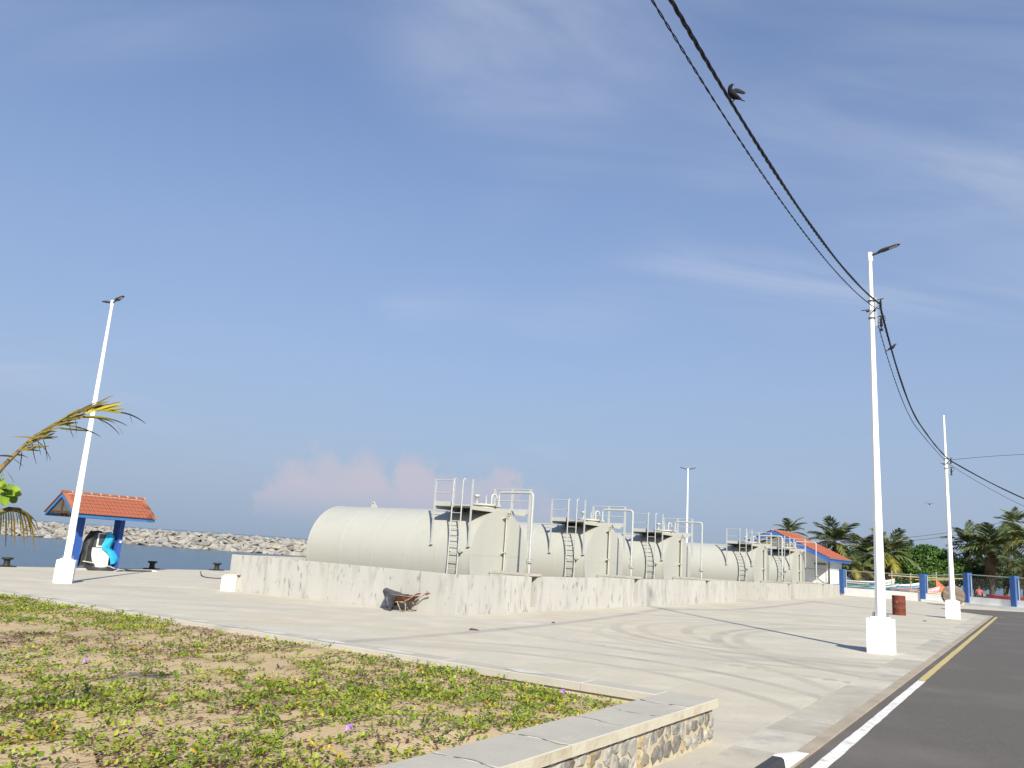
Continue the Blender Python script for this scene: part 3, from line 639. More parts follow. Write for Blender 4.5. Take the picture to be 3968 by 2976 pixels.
# ================================================================== LAMP POSTS
HEADM = M('lamp_head_metal', (0.055, 0.055, 0.062), 0.5, metal=0.2); LENS = M('lamp_lens', (0.35, 0.36, 0.37), 0.25, spec=0.6)
def oct_pole(mb, z0, z1, r0, r1, n=8):
    mb.lathe([(r0, z0), (r1, z1)], n, (0, 0, 0), Matrix.Rotation(R(22.5), 3, 'Z'), smooth=False)
def lamp_post(loc, rz, label, height, heads, ang=0.0, group='white lamp posts of the harbour yard'):
    t = empty('lamp_post', loc, rz); tag(t, label, 'lamp post', group)
    m_ = MB(); m_.bbox((-.29, -.29, -.1), (.29, .29, .78), .012); m_.build('plinth', WHITE, t)
    m_ = MB(); m_.bbox((-.20, -.20, .78), (.20, .20, .822)); bp = m_.build('base_plate', POLEW, t)
    for x in (-.155, .155):
        for y in (-.155, .155):
            m_ = MB(); m_.tube([(x, y, .82), (x, y, .92)], .014, 6); m_.tube([(x, y, .825), (x, y, .85)], .026, 6); m_.build('bolt', GREYM, bp)
    hm = .82+(height-.82)*.27
    m_ = MB(); oct_pole(m_, .82, hm, .125, .105); po = m_.build('pole', POLEW, t)
    m_ = MB(); oct_pole(m_, hm, height, .103, .045); m_.build('pole', POLEW, t)
    m_ = MB(); m_.bbox((.108, -.035, 1.32), (.118, .035, 1.72)); m_.build('access_door', WHITE2, po)
    m_ = MB(); m_.box((.098, .0, 1.75), (.02, .035, .07)); m_.build('lock', DARKM, po)
    if heads: m_ = MB(); m_.lathe([(.062, height-.22), (.062, height+.01), (.05, height+.03), (0, height+.03)], 12); m_.build('spigot', POLEW, t)
    for q, tilt in heads:
        h = empty('lamp_head', (0, 0, height-.06), q); h.parent = t; h.rotation_euler = (0, -tilt, q); h.scale = (.86, .95, .95)
        m_ = MB(); m_.tube([(.05, 0, 0), (.30, 0, 0)], .032, 10); m_.build('arm', HEADM, h)
        m_ = MB(); st = [(.24, .035, .035), (.30, .075, .045), (.38, .105, .055), (.52, .105, .05), (.60, .085, .04), (.74, .08, .036), (.84, .06, .028), (.87, .03, .018)]
        m_.loft([[(x, wy*math.cos(k), .012+hz_*math.sin(k)*(1 if math.sin(k) > 0 else .7)) for k in np.linspace(0, 2*math.pi, 12, endpoint=False)] for x, wy, hz_ in st]); m_.build('housing', HEADM, h)
        m_ = MB(); m_.bbox((.56, -.055, -.022), (.80, .055, -.016)); m_.build('lens', LENS, h)
    return t
pR = (G(3378.1, 2529.3)+G(3483.6, 2539.8))/2 + Vector((.03, .24, 0)); pR.z = gz(pR.x, pR.y)
pL = (G(187, 2257)+G(278.7, 2261.9))/2 + Vector((-.05, .28, 0)); pL.z = gz(pL.x, pL.y)
p3 = (G(3677.6, 2396.4)+G(3726.2, 2400.6))/2 + Vector((.05, .25, 0)); p3.z = gz(p3.x, p3.y)
lampR = lamp_post(pR, R(-30), 'white lamp post beside the road carrying the twisted cables and one lamp arm', 9.95, [(R(-8), R(14))])
lampL = lamp_post(pL, R(22), 'white twin-armed lamp post in front of the blue kiosk', 10.25, [(R(-57.6), R(12)), (R(122.4), R(10))])
lamp3 = lamp_post(p3, R(-32), 'white post without a lamp head in front of the wooden cable reel', 9.45, [])
pF = Vector((16.35, 71.5, 0)); pF.z = gz(pF.x, pF.y)
lamp_post(pF, R(-13), 'distant white twin-armed lamp post standing behind the tanks', 10.15, [(R(0), R(14)), (R(180), R(14))])

# ================================================================== CABLES
def cable(name, label, pts, rad, strands=1, pitch=0.55, nper=10, group=None, mat=BLACKC):
    """pts: callable t->Vector with t in 0..1; strands wound round each other"""
    L_ = sum((pts((i+1)/40)-pts(i/40)).length for i in range(40)); m_ = MB()
    if strands == 1:
        k = max(12, int(L_/0.8)); m_.tube([pts(i/k) for i in range(k+1)], rad, 6)
    else:
        k = int(L_/pitch*nper)
        for sidx in range(strands):
            path = []
            for i in range(k+1):
                t = i/k; p = pts(t); d = (pts(min(1, t+.002))-pts(max(0, t-.002))).normalized(); x, y, _ = basis(d); q = 2*math.pi*(t*L_/pitch+sidx/strands)
                rr = rad*(1.0+0.25*math.sin(t*L_*1.9))
                path.append(p+x*math.cos(q)*rr+y*math.sin(q)*rr)
            m_.tube(path, rad*0.95, 5, cap=False)
    o = m_.build(name, mat); tag(o, label, 'cable', group); return o
def para(P0, P1, sag, lean=0.5):
    def f(t):
        p = P0.lerp(P1, t); u_ = t if True else t
        return p - Vector((0, 0, 4*sag*u_*(1-u_)))
    return f
aR = pR + RN*0.20 + Vector((0, 0, 0)); tR = aR.dot(RD); nR = aR.dot(RN)
t3 = p3.dot(RD); n3_ = p3.dot(RN)+.18
def span1(dn, dz, t0=-3.6):
    def f(q):
        t = t0+(tR-t0)*q; v = RD*t+RN*(nR+dn+(tR-t)*.0155); v.z = 7.27+(8.60-7.27)/(tR-8.0)**2*(t-8.0)**2+dz; return v
    return f
def span2(dn, dz, zend):
    def f(q):
        t = tR+(t3-tR)*q; n_ = nR+dn+(n3_-nR-dn)*q; v = RD*t+RN*n_; kk = (8.56-6.93)/(29.5-tR)**2 if t < 29.5 else (zend-6.93)/(t3-29.5)**2; v.z = 6.93+dz*(1-q)+kk*(t-29.5)**2; return v
    return f
CG = 'overhead cables along the road'
cable('overhead_cable', 'thick twisted black cable crossing the sky down to the roadside lamp post', span1(0, 0), 0.0122, 3, 0.62, 10, CG)
cable('overhead_cable', 'thin twisted black cable beside the thick one, above the road', span1(-.13, -.075), 0.0072, 2, 0.42, 10, CG)
cable('overhead_cable', 'thick twisted black cable sagging between the two white posts', span2(0, 0, 7.40), 0.014, 3, 0.6, 10, CG)
cable('overhead_cable', 'thin black cable hanging just under the thick one between the posts', span2(-.10, -.30, 7.15), 0.007, 2, 0.42, 8, CG)
P3t = RD*t3+RN*n3_; P3t = Vector((P3t.x, P3t.y, 7.40))
far_t = Vector((48, 47, 0))
def ray_z(px, py, A_, B_):                                 # height where the photo ray crosses the vertical plane A_-B_, and where along it
    d = ray(px, py); nx, ny = -(B_.y-A_.y), (B_.x-A_.x); t = (A_.x*nx+A_.y*ny)/(d.x*nx+d.y*ny); p = Vector((0, 0, CAM_H))+d*t
    return p.z, (p.xy-A_.xy).dot((B_.xy-A_.xy))/(B_.xy-A_.xy).length_squared
def through(A_, B_, px, py):
    z, q = ray_z(px, py, A_, B_)
    sag = (A_.lerp(B_, q).z - z)/(4*q*(1-q)); return para(A_, B_, sag)
B3 = Vector((48, 47, 7.6))
cable('overhead_cable', 'thick black cable sagging from the far post out to the right', through(P3t, B3, 3968, 1932), 0.017, 3, 0.6, 8, CG)
cable('overhead_cable', 'thinner black cable below the one leading right from the far post', through(P3t-Vector((0, 0, .22)), B3-Vector((0, 0, .2)), 3968, 1962), 0.009, 1, group=CG)
cable('overhead_cable', 'single taut black cable leading right from the far post', through(P3t+Vector((0, 0, .02)), B3+Vector((0, 0, .9)), 3968, 1761), 0.011, 1, group=CG)
for i, (l_, m1, r_) in enumerate((((3050, 2080), (3447, 2087), (4150, 1948)), ((3050, 2094), (3447, 2101), (4150, 1962)))):
    A_ = D(*l_, 82); B_ = D(*r_, 78); mid = D(*m1, 81)
    fl = (lambda A_, M_, B_: (lambda t: A_*(2*(t-.5)*(t-1)) + M_*(4*t*(1-t)) + B_*(2*t*(t-.5))))(A_, mid, B_)
    # quadratic through the middle point at t=.36
    def mk(A_, M_, B_, tm=0.36):
        c1 = (M_-A_*(1-tm)**2-B_*tm**2)/(2*tm*(1-tm)); return lambda t: A_*(1-t)**2+c1*(2*t*(1-t))+B_*t**2
    cable('distant_cable', ('upper' if i == 0 else 'lower')+' of the two far cables passing in front of the palm tops', mk(A_, mid, B_), 0.022, 1, group='far cables by the palms')
# brackets and clamps on the cable posts (parts of the posts)
def bracket_set(post, root, zs):
    lp = post; inv = Matrix.Rotation(-post.rotation_euler.z, 3, 'Z'); d = inv @ RN; f = inv @ RD
    m_ = MB(); m_.beam(d*.11+Vector((0, 0, zs-.62)), d*.11+Vector((0, 0, zs+.14)), .05, .03, up=f); br = m_.build('bracket', GALV, post)
    for dz in (0.08, -.38):
        m_ = MB(); m_.tube([d*.10+Vector((0, 0, zs+dz)), d*.30+Vector((0, 0, zs+dz+.02))], .010, 6); m_.tube([d*.15+Vector((0, 0, zs+dz-.10)), d*.25+Vector((0, 0, zs+dz))], .008, 6); m_.build('hook', DARKM, br)
        m_ = MB(); m_.lathe([(.085, -.012), (.085, .012)], 12, (0, 0, zs+dz-.02), None); m_.build('band', DARKM, br)
        m_ = MB(); m_.tube([d*.22+Vector((0, 0, zs+dz)), d*.21+f*.05+Vector((0, 0, zs+dz-.10)), d*.20+f*.10+Vector((0, 0, zs+dz-.26))], [.016, .03, .02], 8); m_.build('clamp', BLACKC, br)
    m_ = MB(); m_.tube([-d*.24+Vector((0, 0, zs-.17)), d*.26+Vector((0, 0, zs-.15))], .012, 6); m_.tube([-f*.02-d*.13+Vector((0, 0, zs-.2)), d*.10+Vector((0, 0, zs-.2))], .03, 6); m_.build('cross_bolt', DARKM, br)
    m_ = MB(); m_.tube([d*.22+Vector((0, 0, zs-.45))+d*.10*math.cos(q)+Vector((0, 0, .10*math.sin(q))) for q in np.linspace(0, 6.0, 14)], .010, 6); m_.build('cable_loop', BLACKC, br)
    for dz in (-.56, -.68):
        m_ = MB(); m_.lathe([(.016, -.04), (.042, -.025), (.042, .015), (.02, .04)], 10, d*.20+f*.14+Vector((0, 0, zs+dz)), None); m_.build('insulator', BLACKC, br)
bracket_set(lampR, None, 8.64-pR.z)
bracket_set(lamp3, None, 7.42-p3.z)

# ================================================================== CROWS
CROW = M('crow_feathers', (0.005, 0.005, 0.008), 0.8, c2=(0.012, 0.011, 0.014), scale=14, lo=0.5, hi=0.7)
CROWG = M('crow_grey_feathers', (0.04, 0.036, 0.04), 0.6, c2=(0.015, 0.014, 0.02), scale=9, lo=0.45, hi=0.6)
def bird(name, label, loc, X_, Y_, Z_, spine, wings, legs, mat):
    """one continuous body lofted along a spine from bill to tail; X_ Y_ Z_ the bird's right-of-view, depth and up axes"""
    fr = Matrix((X_, Y_, Z_)).transposed(); m_ = MB(); rings = []
    for i, (x, z, rw, rh, y) in enumerate(spine):
        a = spine[max(0, i-1)]; b = spine[min(len(spine)-1, i+1)]; d = Vector((b[0]-a[0], 0, b[1]-a[1])).normalized(); nrm = Vector((-d.z, 0, d.x))
        rings.append([fr @ (Vector((x, y, z))+Vector((0, 1, 0))*rw*math.cos(q)+nrm*rh*math.sin(q)) for q in np.linspace(0, 2*math.pi, 12, endpoint=False)])
    m_.loft(rings)
    for wing in wings:
        m_.loft([[fr @ (Vector(c)+Vector(ax)*wd*math.cos(q)+Vector(nr)*th*math.sin(q)) for q in np.linspace(0, 2*math.pi, 8, endpoint=False)] for c, ax, nr, wd, th in wing])
    for path in legs: m_.tube([fr @ Vector(p) for p in path], .0045, 5)
    o = m_.build(name, mat, None, loc); o.scale = (.8, .8, .8); tag(o, label, 'bird'); return o
cr1 = span1(0, 0)((8.55+3.6)/(tR+3.6)); fwd = (cr1-Vector((0, 0, CAM_H))).normalized(); Xv = fwd.cross(Vector((0, 0, 1))).normalized(); Zv = Xv.cross(fwd).normalized()
sp = [(.045, .195, .003, .003, 0), (.030, .197, .008, .008, 0), (.012, .188, .022, .022, 0), (-.012, .165, .030, .030, 0), (-.018, .13, .032, .034, 0), (-.005, .085, .045, .05, .01), (.025, .045, .05, .058, .02), (.055, .015, .042, .046, .03), (.085, -.005, .028, .026, .03), (.125, -.025, .03, .012, .03), (.175, -.047, .034, .008, .03), (.205, -.062, .030, .005, .03)]
wg = [[((.03, .03, .10), (0, .3, .9), (0, 1, 0), .035, .014), ((.075, .05, .105), (.1, .3, .9), (0, 1, 0), .035, .01), ((.13, .07, .085), (.2, .3, .85), (0, 1, 0), .034, .007), ((.18, .08, .062), (.3, .3, .8), (0, 1, 0), .026, .005), ((.21, .085, .052), (.3, .3, .8), (0, 1, 0), .008, .004)],
      [((.0, -.03, .09), (.3, 0, .9), (0, 1, 0), .04, .012), ((.04, -.05, .06), (.4, 0, .9), (0, 1, 0), .036, .009), ((.10, -.05, .01), (.5, 0, .8), (0, 1, 0), .022, .006), ((.15, -.04, -.02), (.5, 0, .8), (0, 1, 0), .006, .004)]]
lg = [[(.06, .0, -.02), (.035, 0, -.045), (.022, 0, -.068), (.0, 0, -.075)], [(.05, .03, -.02), (.02, .03, -.045), (.008, .02, -.055)]]
o = bird('crow', 'black crow with one wing held open on the thick overhead cable', cr1+Vector((0, 0, .055))+Xv*.0, Xv, fwd, Zv, sp, wg, lg, CROW)
cr2 = span2(0, 0, 7.40)(0.093); fwd = (cr2-Vector((0, 0, CAM_H))).normalized(); Xv = fwd.cross(Vector((0, 0, 1))).normalized(); Zv = Xv.cross(fwd).normalized()
sp = [(.235, .175, .004, .003, 0), (.20, .178, .010, .009, 0), (.17, .175, .028, .026, 0), (.145, .15, .030, .032, 0), (.12, .115, .042, .045, 0), (.07, .07, .056, .058, 0), (.01, .035, .052, .048, 0), (-.04, .005, .038, .032, 0), (-.085, -.03, .03, .015, 0), (-.14, -.075, .034, .010, 0), (-.18, -.11, .026, .006, 0)]
wg = [[((.10, -.05, .10), (.5, 0, .8), (0, 1, 0), .03, .01), ((.04, -.06, .06), (.5, 0, .8), (0, 1, 0), .042, .012), ((-.03, -.05, .01), (.5, 0, .8), (0, 1, 0), .03, .009), ((-.11, -.03, -.05), (.6, 0, .7), (0, 1, 0), .010, .005)]]
lg = [[(.04, -.02, -.01), (.045, -.02, -.045), (.06, -.02, -.055)], [(.055, .02, -.01), (.065, .02, -.06), (.085, .02, -.075)]]
bird('crow', 'dark crow perched on the cable just right of the roadside lamp post', cr2+Vector((0, 0, .045))-Xv*.04, Xv, fwd, Zv, sp, wg, lg, CROWG)
kp = D(3602, 1953, 85); fwd = (kp-Vector((0, 0, CAM_H))).normalized(); Xv = fwd.cross(Vector((0, 0, 1))).normalized(); Zv = Xv.cross(fwd).normalized()
sp = [(.0, -.02, .02, .02, -.26), (.0, -.02, .05, .05, -.2), (.0, -.02, .08, .075, -.1), (.0, -.015, .085, .08, .02), (.0, -.01, .06, .05, .14), (.0, 0, .07, .02, .3), (.0, 0, .09, .012, .40)]
fr = None
m_ = MB(); F_ = Matrix((Xv, fwd, Zv)).transposed()
m_.loft([[F_ @ Vector((rw*math.cos(q), y, z+rh*math.sin(q))) for q in np.linspace(0, 2*math.pi, 10, endpoint=False)] for x, z, rw, rh, y in sp])
for sgn, tipz in ((-1, .13), (1, .07)):
    m_.loft([[F_ @ Vector((sgn*x, y+cw*math.cos(q), z+.012*math.sin(q))) for q in np.linspace(0, 2*math.pi, 8, endpoint=False)] for x, y, z, cw in ((.03, 0, .02, .10), (.15, -.02, .05, .10), (.27, .0, .06+tipz*.25, .09), (.38, .03, .05+tipz*.7, .05), (.46, .06, .04+tipz, .012))])
tag(m_.build('crow', CROW, None, kp), 'small dark bird flying in the sky above the green tree', 'bird')

# ================================================================== KIOSK WITH FUEL PUMP
BLUE = M('blue_wall_paint', (0.028, 0.085, 0.33), 0.6, c2=(0.023, 0.07, 0.27), scale=2.5, spec=0.3)
BLUE2 = M('blue_board_paint', (0.045, 0.15, 0.36), 0.55, c2=(0.038, 0.125, 0.30), scale=2.5, spec=0.3)
TILE = M('clay_tile', (0.275, 0.088, 0.05), 0.8, c2=(0.22, 0.068, 0.04), scale=1.5, c3=(0.35, 0.13, 0.075), s3=7, bump=0.003, bscale=60)
TILE2 = M('clay_tile_old', (0.25, 0.075, 0.04), 0.8, c2=(0.30, 0.085, 0.04), scale=3, bump=0.003, bscale=60)
MORT = M('ridge_mortar', (0.42, 0.31, 0.24), 0.9, c2=(0.34, 0.20, 0.14), scale=6)
TIMB = M('dark_timber', (0.05, 0.03, 0.022), 0.7, c2=(0.08, 0.05, 0.035), scale=6)
VERG = M('verge_clay', (0.33, 0.135, 0.08), 0.85, c2=(0.27, 0.095, 0.05), scale=4)
SOFF = M('pale_soffit', (0.55, 0.54, 0.48), 0.8)
def tile_mesh(wd, ln, m, n=8, th=.014):
    """interlocking clay tile: rolled side, shallow pan, raised nose; x across, y up the slope"""
    mb = MB(); prof = []
    for i in range(n+1):
        q = i/n; z = .030*math.exp(-((q-.12)/.11)**2)+.020*math.exp(-((q-.62)/.13)**2); prof.append((q*wd, z))
    rows = []
    for y, lift in ((0, .020), (ln, .0)):
        rows.append([(x, y, z+lift) for x, z in prof])
    k = n+1; vs = rows[0]+rows[1]+[(x, y, z-th) for x, y, z in rows[0]]
    mb.add(vs, [(i, i+1, k+i+1, k+i) for i in range(n)]+[(2*k+i, 2*k+i+1, i+1, i) for i in range(n)], False)
    me = mb.mesh('tile', m); return me
KA, KS = 2.12, 23.85                                       # centre of the kiosk in the harbour frame
kz = E(KA, KS).z
ki = empty('pump_kiosk', E(KA, KS), ROTE); tag(ki, 'small blue kiosk with red clay tile roof at the quay edge', 'kiosk')
zb, ze, zr = 2.06-kz, 2.24-kz, 3.16-kz                     # fascia foot, eave, ridge above the kiosk's own ground
hx, hy = 1.98, 1.32
for x in (-.98, .98):
    m_ = MB(); m_.bbox((x-.11, -.29, -.1), (x+.11, .29, ze-.02)); c_ = m_.build('column', BLUE, ki)
    if x > 0: m_ = MB(); m_.bbox((x-.125, -.06, 1.33), (x-.11, .04, 1.43)); m_.bbox((x-.02, -.302, 1.33), (x+.07, -.29, 1.43)); m_.build('notice', WHITE, c_)
m_ = MB(); m_.bbox((-1.14, -.36, -.12), (1.14, .36, .10)); m_.build('plinth', COPE, ki)
for y in (-.2, .2):
    m_ = MB(); m_.beam((-hx+.15, y, zb+.10), (hx-.15, y, zb+.10), .08, .16); m_.build('purlin', TIMB, ki)
for x in (-hx+.10, -.6, .6, hx-.10):
    for sg in (-1, 1):
        m_ = MB(); m_.beam((x, 0, zr-.10), (x, sg*(hy-.06), ze-.02), .05, .09); m_.build('rafter', TIMB, ki)
m_ = MB(); m_.beam((-hx+.08, -hy+.3, zb+.20), (-hx+.08, hy-.3, zb+.20), .05, .12); m_.beam((-hx+.08, 0, zb+.2), (-hx+.08, 0, zr-.15), .05, .08); m_.build('truss_tie', TIMB, ki)
for sg in (-1, 1):                                         # roof boarding, fascia, barge boards
    sl = math.atan2(zr-ze, hy)
    m_ = MB(); m_.prism([(-hx+.02, 0, zr-.05), (-hx+.02, sg*hy, ze-.045), (-hx+.02, sg*hy, ze-.025), (-hx+.02, 0, zr-.03)], (2*hx-.04, 0, 0)); m_.build('boarding', SOFF, ki)
    m_ = MB(); m_.bbox((-hx+.005, sg*hy-.012 if sg > 0 else sg*hy-.013, zb), (hx-.005, sg*hy+.013 if sg > 0 else sg*hy+.012, ze-.028)); m_.build('fascia', BLUE2, ki)
    for x in (-hx-.012, hx-.012):
        m_ = MB(); m_.prism([(x, sg*.004, zr-.22), (x, sg*hy*1.0, zb+.0), (x, sg*hy*1.0, ze-.03), (x, sg*.004, zr-.035)], (.024, 0, 0)); m_.build('barge_board', BLUE2, ki)
NC, TW = 6, (2*hx-.30)/17; sl_len = math.hypot(hy+.08, zr-ze); TLn = sl_len/NC
tmA, tmB = tile_mesh(TW*1.04, TLn*1.16, TILE), tile_mesh(TW*1.04, TLn*1.16, TILE2)
ncol = 17
random.seed(5)
for sg in (-1, 1):
    for r_ in range(NC):
        for c in range(ncol):
            q = r_/NC; y = sg*(hy+.08)*(1-q); z = ze-.03+(zr-ze+.045)*q+.012
            o = link('roof_tile', tmA if sg < 0 else tmB, ki)
            x = -hx+.15+c*TW
            ang = math.atan2(zr-ze, hy)
            if sg < 0: o.location = (x, y, z); o.rotation_euler = (ang+random.uniform(-.012, .012), 0, random.uniform(-.01, .01))
            else: o.location = (x+TW*1.04, y, z); o.rotation_euler = (ang, 0, math.pi)
for sg in (-1, 1):
    for x in (-hx-.05, hx-.16):
        m_ = MB(); m_.prism([(x, sg*.02, zr+.045), (x, sg*(hy+.10), ze+.02), (x, sg*(hy+.10), ze-.03), (x, sg*.02, zr-.0)], (.21, 0, 0)); m_.build('verge_tile', VERG, ki)
nr = 9
for i in range(nr):
    x0 = -hx-.05+i*(2*hx+.10)/nr; x1 = x0+(2*hx+.10)/nr
    m_ = MB(); pr = [(.13*math.sin(q), zr+.0+.105*math.cos(q)-.0) for q in np.linspace(-1.5, 1.5, 9)]
    m_.loft([[(x0, y, z) for y, z in pr]+[(x0, 0, zr-.02)], [(x1-.03, y*.93, zr+(z-zr)*.93) for y, z in pr]+[(x1-.03, 0, zr-.02)]], smooth=False); m_.build('ridge_tile', TILE, ki)
    m_ = MB(); m_.loft([[(x1-.045, y*1.04, zr+(z-zr)*1.06) for y, z in pr]+[(x1-.045, 0, zr-.02)], [(x1+.02, y*1.04, zr+(z-zr)*1.06) for y, z in pr]+[(x1+.02, 0, zr-.02)]], smooth=False); m_.build('ridge_joint', MORT, ki)
for sg in (-1, 1):
    for i in range(ncol):
        m_ = MB() if i == 0 else m_
        m_.box((-hx+.15+(i+.5)*TW, sg*.15, zr-.035), (TW*.9, .05, .05))
    m_.build('ridge_mortar', MORT, ki)

# the pump under its tarpaulins, a thing of its own inside the kiosk
PUMPW = M('pump_white', (0.72, 0.72, 0.70), 0.45); PUMPD = M('pump_dark_panel', (0.06, 0.065, 0.07), 0.3); GLASSD = M('pump_display', (0.05, 0.075, 0.10), 0.12, spec=0.7)
TARPK = M('black_tarp', (0.022, 0.022, 0.024), 0.55, c2=(0.045, 0.045, 0.048), scale=5, bump=0.03, bscale=5); TARPC = M('cyan_tarp', (0.02, 0.31, 0.52), 0.5, c2=(0.03, 0.40, 0.62), scale=4, bump=0.02, bscale=6)
pu = empty('fuel_pump', E(KA, KS, kz+.10), ROTE); tag(pu, 'white fuel pump with a dark display inside the blue kiosk', 'fuel pump')
m_ = MB(); m_.bbox((-.30, -.24, .02), (.58, .24, .95), .01); m_.build('cabinet', PUMPW, pu)
m_ = MB(); m_.bbox((-.30, -.22, .95), (.55, .22, 1.68), .02); m_.build('upper_housing', PUMPD, pu)
m_ = MB(); m_.bbox((-.12, -.262, .99), (.42, -.222, 1.64)); fr_ = m_.build('display_frame', PUMPW, pu)
m_ = MB(); m_.bbox((-.06, -.272, 1.06), (.36, -.262, 1.60)); m_.build('display', GLASSD, fr_)
m_ = MB(); m_.bbox((.12, -.279, 1.16), (.32, -.272, 1.30)); m_.build('keypad', DARKM, fr_)
def cloth(name, label, cat, loc, rz, rows, m, rip=.02, seed=1, close=False):
    rg = np.random.default_rng(seed); rings = []
    for row in rows:
        k = len(row); dense = []
        for i in range(k if close else k-1):
            a, b = Vector(row[i]), Vector(row[(i+1) % k])
            for q in (0, .34, .67): dense.append(a.lerp(b, q))
        if not close: dense.append(Vector(row[-1]))
        rings.append([p+Vector(rg.uniform(-rip, rip, 3)) for p in dense])
    n = len(rings[0]); m_ = MB(); vs = [p for q in rings for p in q]; lim = n if close else n-1
    m_.add(vs, [(i*n+j, i*n+(j+1) % n, (i+1)*n+(j+1) % n, (i+1)*n+j) for i in range(len(rings)-1) for j in range(lim)], True)
    me = m_.mesh(name, m); o = link(name, me, None, loc, (0, 0, rz)); sf = o.modifiers.new('thick', 'SOLIDIFY'); sf.thickness = .008
    ss = o.modifiers.new('sub', 'SUBSURF'); ss.levels = 2; ss.render_levels = 2
    return tag(o, label, cat)
cloth('tarpaulin', 'black plastic sheet bunched round the left side of the fuel pump', 'tarpaulin', E(KA, KS, kz+.08), ROTE, [
    [(-.05, -.27, 1.72), (-.30, -.28, 1.69), (-.38, 0, 1.70), (-.30, .28, 1.69), (.40, .28, 1.74)],
    [(-.22, -.30, 1.50), (-.46, -.30, 1.42), (-.52, 0, 1.40), (-.45, .30, 1.40), (.46, .30, 1.45)],
    [(-.34, -.31, 1.10), (-.60, -.31, 1.02), (-.66, 0, 1.00), (-.55, .32, 1.0), (.55, .32, 1.0)],
    [(-.33, -.30, .70), (-.52, -.34, .62), (-.64, 0, .60), (-.55, .33, .6), (.6, .33, .6)],
    [(-.30, -.33, .30), (-.66, -.38, .28), (-.80, 0, .30), (-.62, .34, .3), (.62, .34, .3)],
    [(.05, -.36, .10), (-.68, -.42, .06), (-.84, 0, .05), (-.66, .36, .05), (.66, .36, .05)]], TARPK, .085, 4)
cloth('tarpaulin', 'black plastic sheet lying in folds at the foot of the fuel pump', 'tarpaulin', E(KA, KS, kz+.0), ROTE, [
    [(-.60, -.33, .30), (-.2, -.34, .17), (.3, -.34, .13), (.66, -.36, .26)],
    [(-.62, -.44, .18), (-.2, -.48, .12), (.3, -.50, .14), (.75, -.50, .16)],
    [(-.40, -.58, .03), (-.05, -.68, .08), (.4, -.74, .10), (.95, -.66, .07)],
    [(-.1, -.70, .02), (.2, -.86, .03), (.6, -.98, .03), (1.15, -.86, .02)]], TARPK, .03, 8)
cloth('tarpaulin', 'bright blue plastic sheet hanging over the right side of the fuel pump', 'tarpaulin', E(KA, KS, kz+.10), ROTE, [
    [(.22, -.30, 1.72), (.52, -.27, 1.70), (.74, -.05, 1.60)],
    [(.27, -.31, 1.45), (.62, -.33, 1.47), (.84, -.08, 1.38)],
    [(.20, -.31, 1.15), (.55, -.36, 1.20), (.82, -.08, 1.14)],
    [(.02, -.33, .92), (.42, -.33, .93), (.62, -.12, .98)],
    [(.24, -.34, .80), (.58, -.40, .84), (.80, -.18, .90)],
    [(.46, -.34, .64), (.80, -.40, .64), (.98, -.18, .72)],
    [(.56, -.36, .36), (.84, -.44, .38), (1.12, -.30, .55)],
    [(.60, -.36, .20), (.78, -.40, .18), (.90, -.34, .26)]], TARPC, .055, 6)
HOSEM = M('pale_hose', (0.55, 0.53, 0.48), 0.6); HOSEB = M('black_hose', (0.03, 0.03, 0.032), 0.6)
def hose(name, label, pts, rad, mat, cat='hose'):
    m_ = MB(); pts = [Vector(p) for p in pts]; dense = []
    for i in range(len(pts)-1):
        p0, p1, p2, p3_ = pts[max(0, i-1)], pts[i], pts[i+1], pts[min(len(pts)-1, i+2)]
        for k in range(6):
            t = k/6; dense.append(0.5*((2*p1)+(p2-p0)*t+(2*p0-5*p1+4*p2-p3_)*t*t+(3*p1-p0-3*p2+p3_)*t**3))
    dense.append(pts[-1]); m_.tube(dense, rad, 8); o = m_.build(name, mat); return tag(o, label, cat)
kq = lambda a, s, z: E(KA+a, KS+s, kz+z)
hose('hose', 'pale hose slung round the wrapped foot of the pump', [kq(-.75, -.45, .42), kq(-.3, -.50, .36), (kq(.05, -.55, .30)), kq(.45, -.60, .22), kq(.72, -.66, .12)], .022, HOSEM)
hose('hose', 'dark hose with a pale nozzle lying on the quay right of the kiosk', [kq(.55, -1.02, .02), kq(.95, -1.02, .07), kq(1.5, -.98, .05), kq(2.1, -.96, .04), kq(2.45, -.95, .04)], .042, HOSEB)
hose('hose', 'pale curved hose end standing up from the concrete by the kiosk', [kq(.38, -1.25, .03), kq(.55, -1.20, .07), kq(.78, -1.12, .10), kq(1.0, -1.06, .07)], .02, HOSEM)
hose('nozzle', 'white hose nozzle at the end of the dark hose on the quay', [kq(2.46, -.96, .05), kq(2.62, -.95, .06), kq(2.75, -.94, .03)], .03, WHITE, 'nozzle')

# ================================================================== BOLLARDS, BOX, PIPE
BOLM = M('bollard_iron', (0.018, 0.017, 0.018), 0.7, c2=(0.05, 0.035, 0.025), scale=8, lo=.55, hi=.75)
for (px, py), lab in (((565.5, 2203.8), 'black mooring bollard on the quay edge just right of the kiosk'), ((794.7, 2206.2), 'black mooring bollard at the quay edge nearest the concrete wall'), ((4, 2194), 'black mooring bollard at the left edge of the picture')):
    g_ = G(px, py); v_ = g_-O0; a_ = v_.dot(E1); p = E(a_, QUAY_S-.32); t = empty('mooring_bollard', p, ROTE); tag(t, lab, 'bollard', 'mooring bollards along the quay')
    m_ = MB(); m_.bbox((-.34, -.26, -.02), (.34, .26, .055), .01); m_.build('base', BOLM, t)
    m_ = MB(); m_.lathe([(.17, .05), (.135, .12), (.125, .26), (.16, .33)], 20); m_.build('shaft', BOLM, t)
    m_ = MB(); m_.lathe([(.16, .325), (.235, .345), (.245, .39), (.22, .42), (0, .43)], 20); m_.build('cap', BOLM, t)
